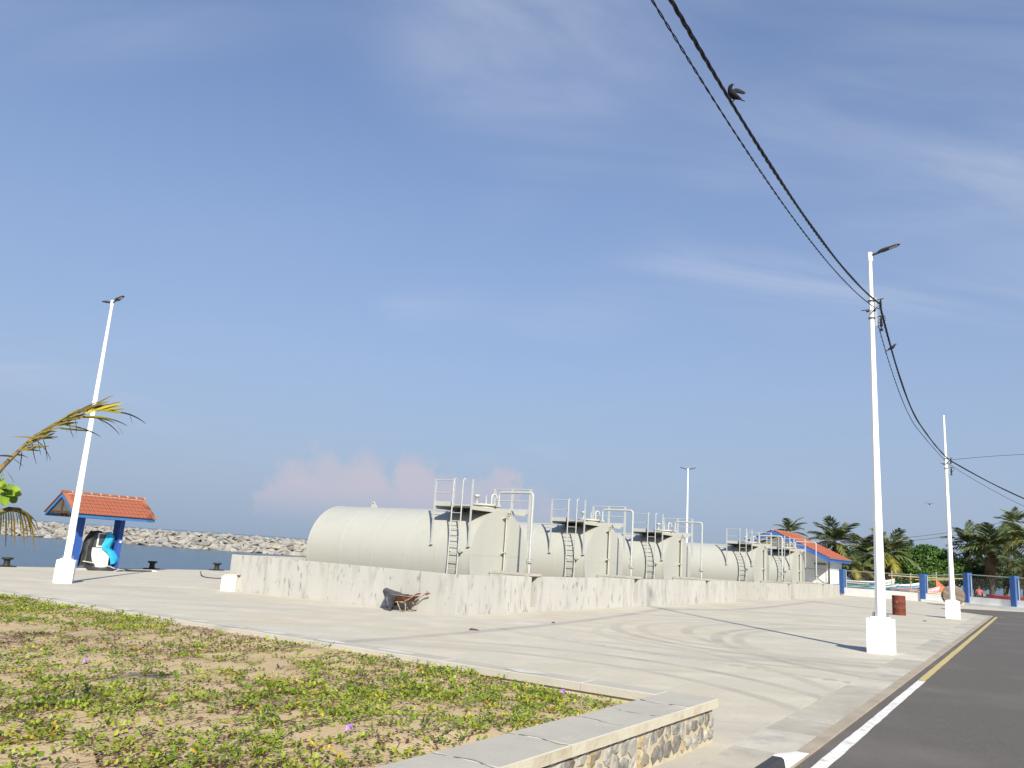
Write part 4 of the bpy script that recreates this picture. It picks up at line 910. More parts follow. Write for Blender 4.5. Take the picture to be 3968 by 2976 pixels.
pb = (G(852, 2288.2)+G(902, 2291.1))/2; bx = empty('junction_box', Vector((pb.x+.02, pb.y+.22, gz(pb.x, pb.y))), R(4)); tag(bx, 'small white concrete block against the far end of the concrete wall', 'block')
m_ = MB(); m_.bbox((-.25, -.22, -.05), (.25, .22, .50), .012); m_.build('body', WHITE, bx)
m_ = MB(); m_.bbox((-.20, -.14, .50), (.24, .17, .56)); m_.bbox((-.1, -.10, .56), (.34, .14, .585)); m_.build('lid_plate', COPE, bx)
hose('hose', 'thin dark pipe curling up from the quay behind the white block', [G(775, 2226)+Vector((0, 0, .14)), G(782, 2234)+Vector((0, 0, .04)), G(800, 2239)+Vector((0, 0, .02)), G(830, 2242)+Vector((0, 0, .02)), G(870, 2243)+Vector((0, 0, .02))], .022, HOSEB, 'pipe')

# ================================================================== WHEELBARROW
RUST = M('rusty_tray', (0.13, 0.042, 0.022), 0.85, c2=(0.24, 0.17, 0.11), scale=7, lo=.52, hi=.66, bump=.004); CEMT = M('cement_crust', (0.38, 0.31, 0.22), 0.95, c2=(0.33, 0.22, 0.13), scale=9, lo=.5, hi=.65, bump=.01)
BARF = M('barrow_frame_paint', (0.30, 0.25, 0.175), 0.8, c2=(0.20, 0.09, 0.045), scale=10, lo=.5, hi=.62); GRIP = M('rusty_grip', (0.17, 0.055, 0.03), 0.75); TYRE = M('tyre_rubber', (0.02, 0.02, 0.02), 0.8); TARPG = M('grey_tarp', (0.026, 0.027, 0.032), 0.42, c2=(0.06, 0.062, 0.07), scale=3, bump=.02, bscale=6)
wb = empty('wheelbarrow', E(-.42, 1.50), ROTE+R(4)); wb.scale = (.93, .93, .93); tag(wb, 'rusty cement-caked wheelbarrow parked against the concrete wall', 'wheelbarrow')
def tray_ring(z, y0, y1, hw): return [(-hw, y0, z), (hw, y0, z), (hw, y1, z), (-hw, y1, z)]
m_ = MB(); outr = [tray_ring(.30, -.06, .36, .14), tray_ring(.36, -.14, .45, .19), tray_ring(.49, -.30, .62, .29)]; inr = [tray_ring(.475, -.285, .605, .278), tray_ring(.37, -.13, .44, .18), tray_ring(.32, -.05, .35, .13)]
m_.loft(outr+inr, smooth=False); tr = m_.build('tray', RUST, wb)
m_ = MB(); m_.loft([tray_ring(.325, -.04, .34, .125), tray_ring(.37, -.12, .43, .172)], smooth=False); m_.build('cement_crust', CEMT, tr)
m_ = MB(); m_.tube([(-.29, -.30, .49), (.29, -.30, .49), (.29, .62, .49), (-.29, .62, .49), (-.29, -.30, .49)], .010, 6); m_.build('rim', CEMT, tr)
for x in (-.20, .20):
    m_ = MB(); m_.tube([(x*.45, .62, .20), (x*.7, .32, .27), (x, -.05, .30), (x*1.15, -.30, .42), (x*1.2, -.46, .535), (x*1.2, -.55, .58)], .019, 8); h = m_.build('handle_bar', BARF, wb)
    m_ = MB(); m_.tube([(x*1.2, -.53, .572), (x*1.2, -.70, .605)], .025, 8); m_.build('grip', GRIP, h)
    m_ = MB(); m_.tube([(x, .06, .29), (x*1.02, -.13, .26), (x*1.02, -.15, .07), (x*1.02, -.10, .02), (x*1.02, .03, .018), (x*.9, .22, .27)], .016, 8); m_.build('leg', BARF, wb)
m_ = MB(); m_.lathe([(.05, -.03), (.13, -.03), (.165, -.04), (.18, 0), (.165, .04), (.13, .03), (.05, .03)], 24, (0, .56, .18), Matrix.Rotation(R(90), 3, 'Y')); wh = m_.build('wheel', TYRE, wb)
m_ = MB(); m_.lathe([(.0, -.035), (.10, -.033), (.10, .033), (0, .035)], 16, (0, .56, .18), Matrix.Rotation(R(90), 3, 'Y'), smooth=False); m_.build('rim', BARF, wh)
m_ = MB(); m_.tube([(-.12, .56, .18), (.12, .56, .18)], .012, 6); m_.build('axle', DARKM, wh)
for x in (-.11, .11): m_ = MB(); m_.tube([(x, .56, .18), (x*1.1, .52, .40)], .012, 6); m_.tube([(x, .56, .18), (x*1.1, .22, .29)], .012, 6); m_.build('fork', DARKM, wb)
cloth('tarpaulin', 'dark grey plastic sheet draped over the front of the wheelbarrow', 'tarpaulin', E(-.42, 1.50), ROTE+R(4), [
    [(.20, .93, .60), (.22, .66, .54), (.26, .35, .49), (.28, .10, .47)],
    [(-.05, .84, .60), (-.05, .62, .53), (-.05, .34, .49), (-.05, .09, .475)],
    [(-.28, .70, .52), (-.29, .55, .49), (-.29, .34, .47), (-.29, .10, .465)],
    [(-.30, .60, .38), (-.36, .50, .35), (-.31, .34, .36), (-.35, .16, .36)],
    [(-.30, .55, .28), (-.38, .46, .22), (-.32, .34, .20), (-.38, .20, .22)],
    [(-.37, .52, .22), (-.40, .42, .13), (-.40, .30, .08), (-.40, .20, .10)],
    [(-.38, .36, .17), (-.40, .31, .08), (-.41, .25, .02), (-.41, .23, .03)]], TARPG, .026, 3)

# ================================================================== DRUM AND CABLE REEL
DRUMM = M('rusty_drum', (0.13, 0.033, 0.018), 0.85, c2=(0.085, 0.022, 0.014), scale=4, lo=.4, hi=.7, c3=(0.36, 0.25, 0.13), s3=3.2, lo3=.60, hi3=.72, bump=.004)
pd = (G(3458.3, 2382.4)+G(3512.3, 2386.7))/2; dr = empty('steel_drum', Vector((pd.x+.12, pd.y+.26, gz(pd.x, pd.y)+.0)), R(10)); tag(dr, 'rusty brown steel drum standing on the yard by the road', 'drum')
m_ = MB(); m_.lathe([(.278, 0), (.29, .012), (.286, .03), (.286, .28), (.296, .295), (.286, .31), (.286, .57), (.296, .585), (.286, .60), (.286, .85), (.29, .868), (.278, .88)], 40, cap=False); m_.build('wall', DRUMM, dr)
m_ = MB(); m_.lathe([(.28, .855), (.0, .855)], 40, cap=False, smooth=False); m_.build('top_plate', DRUMM, dr)
m_ = MB(); m_.lathe([(.28, .02), (.0, .02)], 40, cap=False, smooth=False); m_.build('bottom_plate', DRUMM, dr)
REELM = [M('reel_wood_%d' % i, c, 0.9, c2=tuple(v*.62 for v in c), scale=3, stretch=(9, 1, 1), lo=.4, hi=.65, bump=.004, bscale=12) for i, c in enumerate(((0.20, 0.155, 0.115), (0.155, 0.125, 0.095), (0.23, 0.185, 0.14)))]
rl = G(3695, 2348); rl = Vector((rl.x*1.0, rl.y*1.0, gz(rl.x, rl.y))); RR = .0
rad = .92*rl.length/60*1.0; rad = .66
reel = empty('cable_reel', rl+Vector((0, 0, rad)), math.atan2(-rl.x, rl.y)); reel.rotation_euler = (R(-4), R(22), math.atan2(-rl.x, rl.y)+R(8)); tag(reel, 'weathered wooden cable reel standing on edge near the white fence wall', 'cable reel')
random.seed(9)
def disc_planks(y0, th, nm):
    k = 9; wd = 2*rad/k
    for i in range(k):
        z0 = -rad+i*wd+.006; z1 = z0+wd-.012
        def hw(z): return math.sqrt(max(rad*rad-z*z, 1e-4))
        zs = np.linspace(z0, z1, 4); dy = random.uniform(-.006, .006)
        left = [(-hw(z), y0+dy, z) for z in zs]; right = [(hw(z), y0+dy, z) for z in zs[::-1]]
        m_ = MB(); m_.prism(right+left, (0, th, 0)); m_.build(nm, REELM[(i*2+random.randint(0, 1)) % 3], reel)
disc_planks(-.36, .05, 'plank'); disc_planks(.31, .05, 'plank')
m_ = MB(); m_.lathe([(.38, -.31), (.38, .31)], 20, (0, 0, 0), RX); m_.build('drum_core', REELM[1], reel)
m_ = MB(); m_.tube([(0, -.375, 0), (0, -.36, 0)], .06, 12); m_.build('spindle_hole', DARKM, reel)

# small litter on the yard
random.seed(19)
for (px, py), sz, lab in (((1834, 2442), .16, 'dark crumpled scrap lying on the concrete below the near corner of the wall'), ((3584, 2408), .10, 'small dry leaf on the concrete between the drum and the road'), ((2145, 2414), .07, 'tiny dark speck of litter on the yard in front of the first wall slot')):
    p = G(px, py); m_ = MB(); n = 9; ring0 = [(sz*random.uniform(.6, 1.1)*math.cos(q), sz*.55*random.uniform(.6, 1.1)*math.sin(q), .004) for q in np.linspace(0, 6.28, n, endpoint=False)]; ring1 = [(x*.6, y*.6, random.uniform(.02, .045)) for x, y, z in ring0]
    m_.loft([ring0, ring1], smooth=False); tag(m_.build('scrap', TIMB, None, p), lab, 'litter')
# ================================================================== KERB
KBLK = M('black_kerb_paint', (0.03, 0.03, 0.033), 0.6, c2=(0.045, 0.045, 0.048), scale=9, bump=.002); KWHT = M('white_kerb_paint', (0.74, 0.73, 0.70), 0.65, c2=(0.55, 0.52, 0.46), scale=7, lo=.55, hi=.75)
kb = empty('kerb', RP(8.0, -2.1)); tag(kb, 'black and white painted kerb ending beside the road line', 'kerb'); ko = kb.location.copy()
def kerb_block(t0, t1, m, end=False):
    sec = [(-2.175, .0), (-2.172, .085), (-2.155, .102), (-2.070, .102), (-2.052, .085), (-2.036, .0)]
    rings = [[RP(t0, n, z)-ko for n, z in sec], [RP(t1, n, z)-ko for n, z in sec]]
    if end: rings = [[RP(t0, n, z)-ko for n, z in sec], [RP(t0+.1, n, z)-ko for n, z in sec], [RP(t1, -2.14 if n < -2.1 else -2.022, max(.004, z*.05))-ko for n, z in sec]]
    m_ = MB(); m_.loft(rings, smooth=False); m_.build('kerb_block', m, kb)
kerb_block(8.06, 8.90, KWHT, True)
for i in range(9): kerb_block(8.055-(i+1)*.90, 8.05-i*.90, KBLK if i % 2 == 0 else KWHT)

# ================================================================== PLANTER
CH = 0.43; PA0, PA1, PS0, PS1 = -28.0, -9.93, -11.47, 15.0
CPG = M('coping_cement', (0.405, 0.39, 0.338), 0.85, c2=(0.355, 0.342, 0.30), scale=1.6, c3=(0.50, 0.49, 0.45), s3=2.6, lo3=.62, hi3=.8, bump=.004, bscale=40)
CPE = M('render_stained', (0.43, 0.405, 0.325), 0.9, c2=(0.31, 0.275, 0.195), scale=4, lo=.5, hi=.75, bump=.006, bscale=25)
MORTM = M('wall_mortar', (0.44, 0.40, 0.30), 0.95, c2=(0.34, 0.29, 0.20), scale=9, bump=.012, bscale=18)
pl = empty('planter', E(PA1, PS0)); tag(pl, 'low raised planter with rubble stone side and grey cement coping', 'planter'); po_ = pl.location.copy()
def PLp(a, s, dz): return E(a, s)+Vector((0, 0, dz))-po_
def pl_box(nm, m, a0, a1, s0, s1, z0, z1, bev=0.0):
    m_ = MB(); q = [PLp(a0, s0, 0), PLp(a1, s0, 0), PLp(a1, s1, 0), PLp(a0, s1, 0)]; Z_ = Vector((0, 0, 1))
    if bev <= 0: m_.prism([p+Z_*z0 for p in q], (0, 0, z1-z0))
    else:
        c = sum(q, Vector())/4; ins = []
        for p in q:
            d = c-p; ins.append(p+(E1*(bev if d.dot(E1) > 0 else -bev))+(E2*(bev if d.dot(E2) > 0 else -bev)))
        m_.loft([[p+Z_*z0 for p in q], [p+Z_*(z1-bev) for p in q], [p+Z_*z1 for p in ins]], smooth=False)
    return m_.build(nm, m, pl)
pl_box('wall_body', MORTM, PA0, PA1-.035, PS0+.03, PS0+.46, -.1, CH-.09)
pl_box('wall_body', MORTM, PA1-.29, PA1-.036, PS0+.462, PS1, -.1, CH-.09)
joints = [PA1+.0, -10.70, -11.38, -12.0, -12.98, -13.9, -14.6, -15.6, -16.5, -17.4, -18.4, -19.4, -20.4, -21.4, -22.4, -23.4, -24.4, -25.4, PA0]
random.seed(12)
for i in range(len(joints)-1):
    a1, a0 = joints[i], joints[i+1]; e = random.uniform(-.006, .006)
    o = pl_box('coping_slab', CPG, a0+.004, a1-(.004 if i else 0), PS0-.02+e, PS0+.54, CH-.088, CH+random.uniform(-.003, .003), .008)
    o.data.materials.append(CPE)
    for p in o.data.polygons:
        if abs(p.normal.z) < .3: p.material_index = 1
    if i and a0 > -20:                                     # dark mortar line smeared over the joint
        m_ = MB(); k = 7; A_ = []; B_ = []
        for j in range(k+1):
            s = PS0-.012+.54*j/k; o_ = random.uniform(-.012, .012)+.03*math.sin(j*.9+i); wd = random.uniform(.003, .010); A_.append(PLp(a1+o_-wd, s, CH+.0035)); B_.append(PLp(a1+o_+wd, s, CH+.0035))
        m_.add(A_+B_, [(j, j+1, k+2+j, k+1+j) for j in range(k)]); m_.build('joint_smear', M('joint_smear', (0.23, 0.23, 0.225), 0.9, c2=(0.34, 0.34, 0.32), scale=30) if 'joint_smear' not in MATS else MATS['joint_smear'], pl)
s = PS0+.545; k_ = 0
PATCH = M('cement_patch', (0.50, 0.49, 0.45), 0.85, c2=(0.44, 0.435, 0.40), scale=5, lo=.45, hi=.7)
while s < PS1:
    s1 = min(PS1, s+random.choice((.92, 1.0, 1.05))); pl_box('coping_slab', CPG, PA1-.32, PA1, s+.003, s1-.003, CH-.088, CH+random.uniform(-.003, .003), .008); s = s1
for sp_ in (3.62, 2.64, 1.68, -.2, -2.58, -3.51, -4.49, -5.75, -7.0, -9.16):
    m_ = MB(); pts = []; w1 = random.uniform(.22, .34)
    for q in np.linspace(0, 2*math.pi, 14, endpoint=False): rr = random.uniform(.75, 1.15); pts.append(PLp(PA1-.16+.13*rr*math.cos(q)*.9, sp_+w1*rr*math.sin(q), CH+.0045))
    m_.add(pts, [tuple(range(14))]); o = m_.build('cement_patch', PATCH, pl)
    if o.data.polygons[0].normal.z < 0: o.data.flip_normals()
# rubble stones in the road-side face, each its own stone
STN = [M('rubble_%d' % i, c, 0.9, c2=c2, scale=12, lo=.4, hi=.62, c3=(0.42, 0.38, 0.28), s3=9, lo3=.58, hi3=.7, bump=.01, bscale=22) for i, (c, c2) in enumerate((((0.24, 0.235, 0.22), (0.12, 0.115, 0.105)), ((0.30, 0.295, 0.275), (0.19, 0.185, 0.17)), ((0.33, 0.275, 0.18), (0.20, 0.16, 0.10)), ((0.17, 0.16, 0.145), (0.10, 0.092, 0.08))))]
random.seed(31)
cells = []
a = PA1-.03
def stone(a, z, ra, rz, m):
    n = random.randint(5, 7); ang0 = random.uniform(0, 6); out = []; inn = []; tip = []
    for i in range(n):
        q = ang0+2*math.pi*i/n; rr = random.uniform(.78, 1.30)
        x = a+ra*rr*math.cos(q)+.25*ra*math.sin(q); zz = min(max(z+rz*rr*math.sin(q), .012), CH-.098)
        out.append(PLp(x, PS0+.045, zz)); inn.append(PLp(a+(x-a)*.95, PS0+.020+random.uniform(-.004, .006), z+(zz-z)*.95)); tip.append(PLp(a+(x-a)*.62, PS0+random.uniform(.004, .018), z+(zz-z)*.62))
    m_ = MB(); m_.loft([out, inn, tip], smooth=False); m_.build('stone', m, pl)
a = PA1-.09
while a > -15.2:
    wd = random.uniform(.11, .19); z = .02
    while z < CH-.14:
        h = random.uniform(.10, .21)
        if z+h > CH-.1: h = CH-.1-z
        if h > .05: stone(a+random.uniform(-.02, .02), z+h/2, wd*random.uniform(.42, .54)*1.12, h*.50, STN[random.choice((0, 0, 0, 1, 1, 1, 2, 3))])
        z += h+.008
    a -= wd+.012

# ================================================================== SAND BED AND CREEPING VINE
def sand_mat():
    m = bpy.data.materials.new('bed_sand'); m.use_nodes = True; n, l, b = nodes(m); b.inputs['Roughness'].default_value = 0.95; b.inputs['Specular IOR Level'].default_value = .1
    g = n.new('ShaderNodeNewGeometry')
    def noise(sc, dt=4):
        q = n.new('ShaderNodeTexNoise'); q.inputs['Scale'].default_value = sc; q.inputs['Detail'].default_value = dt; l.new(g.outputs['Position'], q.inputs['Vector']); return q.outputs[0]
    def mr(v, a_, d, hi=1.): q = n.new('ShaderNodeMapRange'); l.new(v, q.inputs[0]); q.inputs[1].default_value = a_; q.inputs[2].default_value = d; q.inputs[4].default_value = hi; return q.outputs[0]
    def mix(f, a_, d):
        q = n.new('ShaderNodeMix'); q.data_type = 'RGBA'; l.new(f, q.inputs[0])
        for i, v in ((6, a_), (7, d)):
            if isinstance(v, tuple): q.inputs[i].default_value = (*v, 1)
            else: l.new(v, q.inputs[i])
        return q.outputs[2]
    c = mix(mr(noise(1.2), .35, .65), (0.47, 0.372, 0.225), (0.41, 0.318, 0.19)); c = mix(mr(noise(120, 2), .58, .70), c, (0.62, 0.52, 0.37)); c = mix(mr(noise(60, 3), .60, .72, .8), c, (0.27, 0.19, 0.11))
    l.new(c, b.inputs['Base Color']); bp = n.new('ShaderNodeBump'); bp.inputs['Distance'].default_value = .012; l.new(noise(55, 5), bp.inputs['Height']); l.new(bp.outputs[0], b.inputs['Normal']); return m
SANDB = sand_mat()
def bed_h(a, s):
    a = np.asarray(a, float); s = np.asarray(s, float)
    e = np.minimum(np.clip((PS0+.54-s)*-1/.5, 0, 1), np.clip((PA1-.30-a)/.5, 0, 1))
    return CH-.155 + .085*(1-np.clip((PA1-.30-a)/1.1, 0, 1))*np.clip((s+9.5)/2.5, 0, 1) + e*.05 + .075*(fbm(a*.7, s*.7, 4)-.5)*(.3+.7*e) + .03*(fbm(a*3.1, s*3.1, 8)-.5) + .05*np.clip((-10.2-a)/4, 0, 1)
na, ns = 150, 210
av = np.linspace(PA0+.2, PA1-.30, na); sv = np.linspace(PS0+.53, PS1, ns); AA, SS = np.meshgrid(av, sv, indexing='ij')
def world_xy(a, s): return O0.x+E1.x*a+E2.x*s, O0.y+E1.y*a+E2.y*s
XX, YY = world_xy(AA, SS); ZZ = GX*XX+GY*YY+bed_h(AA, SS)
V = np.stack([XX, YY, ZZ], -1).reshape(-1, 3); idx = np.arange(na*ns).reshape(na, ns)
Fq = np.stack([idx[:-1, :-1], idx[1:, :-1], idx[1:, 1:], idx[:-1, 1:]], -1).reshape(-1, 4)
o = link('sand_bed', mesh_np('sand_bed', V, Fq, None, SANDB, True)); o['kind'] = 'structure'
LEAF = leafmat('vine_leaf', .45, .30); STEM = leafmat('vine_stem', .8, 0.0)
rg = np.random.default_rng(5)
def visible(x, y):
    az = np.degrees(np.arctan2(x, y)); d = np.hypot(x, y); return (az > -40) & (az < 24) & (d > 3.6)
def cover(a, s):                                           # how thickly the vine has grown
    f = .62*fbm(a*.55+3, s*.55, 21, 3)+.38*fbm(a*1.5, s*1.5, 33, 3); far = np.clip((a+13.5)/3.5, 0, 1)
    d = np.clip((f-.46)/.16, 0, 1); rgt = np.exp(-(((s+9.0)/2.6)**2)-((a+12.2)/2.6)**2); lft = np.clip((s-1.0)/3, 0, 1)
    return np.clip(d+.55*rgt+.45*lft*far, 0, 1.15)
NV = 40000
a_ = rg.uniform(-24.5, PA1-.5, NV); s_ = rg.uniform(PS0+.58, 14.5, NV); x_, y_ = world_xy(a_, s_)
keep = visible(x_, y_) & (rg.random(NV) < cover(a_, s_)*.40+.045); a_, s_ = a_[keep], s_[keep]
LV, LC, LF, TV, TC, TF = [], [], [], [], [], []
def ribbon3(path, r_, col):
    b = sum(len(q) for q in TV); k = len(path); P_ = np.asarray(path)
    ofs = np.array([[r_, 0, 0], [-.5*r_, .87*r_, 0], [-.5*r_, -.3*r_, .9*r_]])
    vs = (P_[:, None, :]+ofs[None]).reshape(-1, 3); TV.append(vs); TC.append(np.tile(col, (len(vs), 1)))
    for i in range(k-1):
        for j in range(3): TF.append((b+i*3+j, b+i*3+(j+1) % 3, b+(i+1)*3+(j+1) % 3, b+(i+1)*3+j))
nleaf = 0
pal = np.array([[.15, .235, .024], [.19, .27, .028], [.235, .295, .032], [.12, .19, .024], [.28, .305, .036]])
hgt_cache = None
for i in range(len(a_)):
    L_ = rg.uniform(.18, .60); n = max(3, int(L_/.030)); th = rg.uniform(0, 6.283); dth = rg.normal(0, .35, n)
    ths = th+np.cumsum(dth)*.6; pa = a_[i]+np.cumsum(np.cos(ths))*L_/n; ps = s_[i]+np.cumsum(np.sin(ths))*L_/n
    ok = (pa < PA1-.30) & (ps > PS0+.50); pa, ps = pa[ok], ps[ok]
    if len(pa) < 2: continue
    px_, py_ = world_xy(pa, ps); pz_ = GX*px_+GY*py_+bed_h(pa, ps); rise = rg.uniform(.005, .055); zz = pz_+.008+rise*np.linspace(0, 1, len(pa))**1.5
    ribbon3(np.stack([px_, py_, zz], -1), .0035, (.11, .055, .03) if rg.random() < .75 else (.16, .11, .04))
    base = pal[rg.integers(0, 5)]*rg.uniform(.8, 1.25); r0 = rg.random()
    if r0 < .02: base = np.array([.45, .36, .04])
    elif r0 < .027: base = np.array([.34, .19, .03])
    for j in range(len(pa)):
        if rg.random() < .12: continue
        sz = rg.uniform(.010, .024); q = ths[min(j, len(ths)-1)]+(1.2 if j % 2 else -1.2)+rg.normal(0, .5); up = rg.uniform(.006, .036)
        wx = E1.x*math.cos(q)+E2.x*math.sin(q); wy = E1.y*math.cos(q)+E2.y*math.sin(q)
        tilt = rg.uniform(.15, 1.15); d = np.array([wx*math.cos(tilt), wy*math.cos(tilt), math.sin(tilt)]); sd = np.array([-wy, wx, 0]); nn = np.cross(d, sd); fold = rg.uniform(.25, .9)
        c = np.array([px_[j]+wx*.02, py_[j]+wy*.02, zz[j]+up]); ww = sd*math.cos(fold); hh_ = -nn*math.sin(fold)
        if nn[2] < 0: hh_ = -hh_
        b = nleaf*6
        LV.append(np.array([c-d*sz, c+d*sz*.82, c-d*sz*.35+(ww+hh_)*sz*.85, c+d*sz*.95+(ww+hh_)*sz*.62, c-d*sz*.35+(-ww+hh_)*sz*.85, c+d*sz*.95+(-ww+hh_)*sz*.62]))
        col = base*rg.uniform(.85, 1.15)
        if rg.random() < .02: col = np.array([.45, .33, .03])
        LC.append(np.tile(col, (6, 1))); LF += [(b, b+2, b+3, b+1), (b, b+1, b+5, b+4)]; nleaf += 1
o = link('creeping_vine', mesh_np('creeping_vine', np.concatenate(LV), LF, np.concatenate(LC), LEAF)); tag(o, 'green creeping beach vine spread over the sandy planter bed', 'ground cover', kind='stuff')
# dry runners and dead leaves
ND = 22000
a_ = rg.uniform(-24.5, PA1-.5, ND); s_ = rg.uniform(PS0+.58, 14.5, ND); x_, y_ = world_xy(a_, s_)
dd = fbm(a_*.6+40, s_*.6, 51, 3); keep = visible(x_, y_) & (rg.random(ND) < np.clip((dd-.40)/.2, 0.08, 1)*.85); a_, s_ = a_[keep], s_[keep]
DV, DC, DF = [], [], []; nd = 0
for i in range(len(a_)):
    n = rg.integers(4, 9); th = rg.uniform(0, 6.283); ths = th+np.cumsum(rg.normal(0, .5, n)); st = rg.uniform(.03, .09); pa = a_[i]+np.cumsum(np.cos(ths))*st; ps = s_[i]+np.cumsum(np.sin(ths))*st
    ok = (pa < PA1-.33) & (ps > PS0+.55); pa, ps = pa[ok], ps[ok]
    if len(pa) < 2: continue
    px_, py_ = world_xy(pa, ps); zz = GX*px_+GY*py_+bed_h(pa, ps)+.006+rg.random(len(pa))*.02
    g_ = rg.uniform(.7, 1.3); ribbon3(np.stack([px_, py_, zz], -1), .0030, np.array([.075, .042, .026])*g_)
    for j in range(len(pa)):
        if rg.random() < .45: continue
        sz = rg.uniform(.012, .024); q = rg.uniform(0, 6.28); d = np.array([math.cos(q), math.sin(q), rg.uniform(-.3, .6)])*sz; sd = np.array([-math.sin(q), math.cos(q), rg.uniform(-.6, .6)])*sz*.7; c = np.array([px_[j], py_[j], zz[j]+.012])
        b = nd*4; DV.append(np.array([c-d, c+sd, c+d, c-sd])); DC.append(np.tile(np.array([.085, .045, .028])*rg.uniform(.6, 1.6), (4, 1))); DF.append((b, b+1, b+2, b+3)); nd += 1
tag(link('vine_stems', mesh_np('vine_stems', np.concatenate(TV), TF, np.concatenate(TC), STEM)), 'tangle of thin brown runners of the creeping vine on the sand', 'ground cover', kind='stuff')
tag(link('leaf_litter', mesh_np('leaf_litter', np.concatenate(DV), DF, np.concatenate(DC), STEM)), 'shrivelled brown dead leaves scattered over the sandy bed', 'leaf litter', kind='stuff')
print('leaves', nleaf, 'dead', nd, 'stemquads', len(TF))
# flowers
FLW = M('purple_petal', (0.26, 0.12, 0.44), 0.6, c2=(0.34, 0.19, 0.50), scale=20); FLT = M('flower_stalk', (0.12, 0.17, 0.03), 0.7)
for (px, py), sc, lab in (((330, 2560), .027, 'small purple flower in the left of the vine bed'), ((1354, 2822), .032, 'purple flower in the vine bed near the bottom of the picture'), ((2183, 2679), .024, 'purple flower near the right end of the vine bed')):
    p = G(px, py, CH-.02); t = empty('vine_flower', p-Vector((0, 0, .12)), 0); tag(t, lab, 'flower', 'purple flowers of the creeping vine')
    m_ = MB(); rings = []
    for r_, z in ((.10, -1.2), (.25, -.5), (.62, 0), (1.0, .12)):
        rings.append([Vector((r_*sc*(1+(.14*math.cos(5*q) if r_ > .5 else 0))*math.cos(q), r_*sc*(1+(.14*math.cos(5*q) if r_ > .5 else 0))*math.sin(q), z*sc)) for q in np.linspace(0, 2*math.pi, 20, endpoint=False)])
    rot = Euler((R(62), 0, R(-20))).to_matrix(); m_.loft([[rot @ v+Vector((0, 0, .12)) for v in r2] for r2 in rings], cap=False); m_.build('petals', FLW, t)
    m_ = MB(); m_.tube([(0, .0, -.02), (0, .02, .06), (0, .04, .105)], .004, 6); m_.build('stalk', FLT, t)
# ================================================================== BOUNDARY FENCE
FL = [Vector((20.5, 78, 0)), Vector((27.89, 66.6, 0)), Vector((31.74, 60.54, 0)), Vector((33.15, 57.93, 0)), Vector((34.6, 53.2, 0)), Vector((38.5, 41, 0))]
def fence_hit(px, py):
    d = ray(px, py)
    for A_, B_ in zip(FL[:-1], FL[1:]):
        ex, ey = B_.x-A_.x, B_.y-A_.y; den = d.x*ey-d.y*ex
        if abs(den) < 1e-9: continue
        t = (A_.x*ey-A_.y*ex)/den; p = Vector((0, 0, CAM_H))+d*t; q = ((p.x-A_.x)*ex+(p.y-A_.y)*ey)/(ex*ex+ey*ey)
        if t > 0 and -1e-6 <= q <= 1+1e-6: return p, Vector((ex, ey, 0)).normalized()
BLUEP = M('fence_pillar_blue', (0.042, 0.11, 0.31), 0.6, c2=(0.034, 0.09, 0.26), scale=3); FRM = M('fence_frame_paint', (0.30, 0.34, 0.31), 0.55)
fn = empty('boundary_fence', FL[1].copy()); fn.location.z = gz(*FL[1].xy); tag(fn, 'long white wall with blue pillars and wire mesh panels beyond the yard', 'fence'); fo = fn.location.copy()
pil = []
for cx_, top, bot in ((3267, 2205, 2301), (3582, 2224, 2328), (3753, 2220, 2325), (3936, 2232, 2341)):
    p, d = fence_hit(cx_, bot); pt, _ = fence_hit(cx_, top); pil.append((p, d, pt.z))
ext0 = (FL[0]+Vector((.6, -.9, 0)), (FL[1]-FL[0]).normalized(), pil[0][2]); ext1 = (FL[5]-Vector((.6, -1.5, 0)), (FL[5]-FL[4]).normalized(), pil[3][2]); pil = [ext0]+pil+[ext1]
for i, (p, d, zt_) in enumerate(pil):
    g0 = gz(p.x, p.y)
    zb_ = g0+.12
    m_ = MB(); c = Vector((p.x, p.y, (zt_+zb_)/2))-fo; m_.box(c, (.40, .40, zt_-zb_), rz=math.atan2(d.y, d.x)); m_.build('pillar', BLUEP, fn)
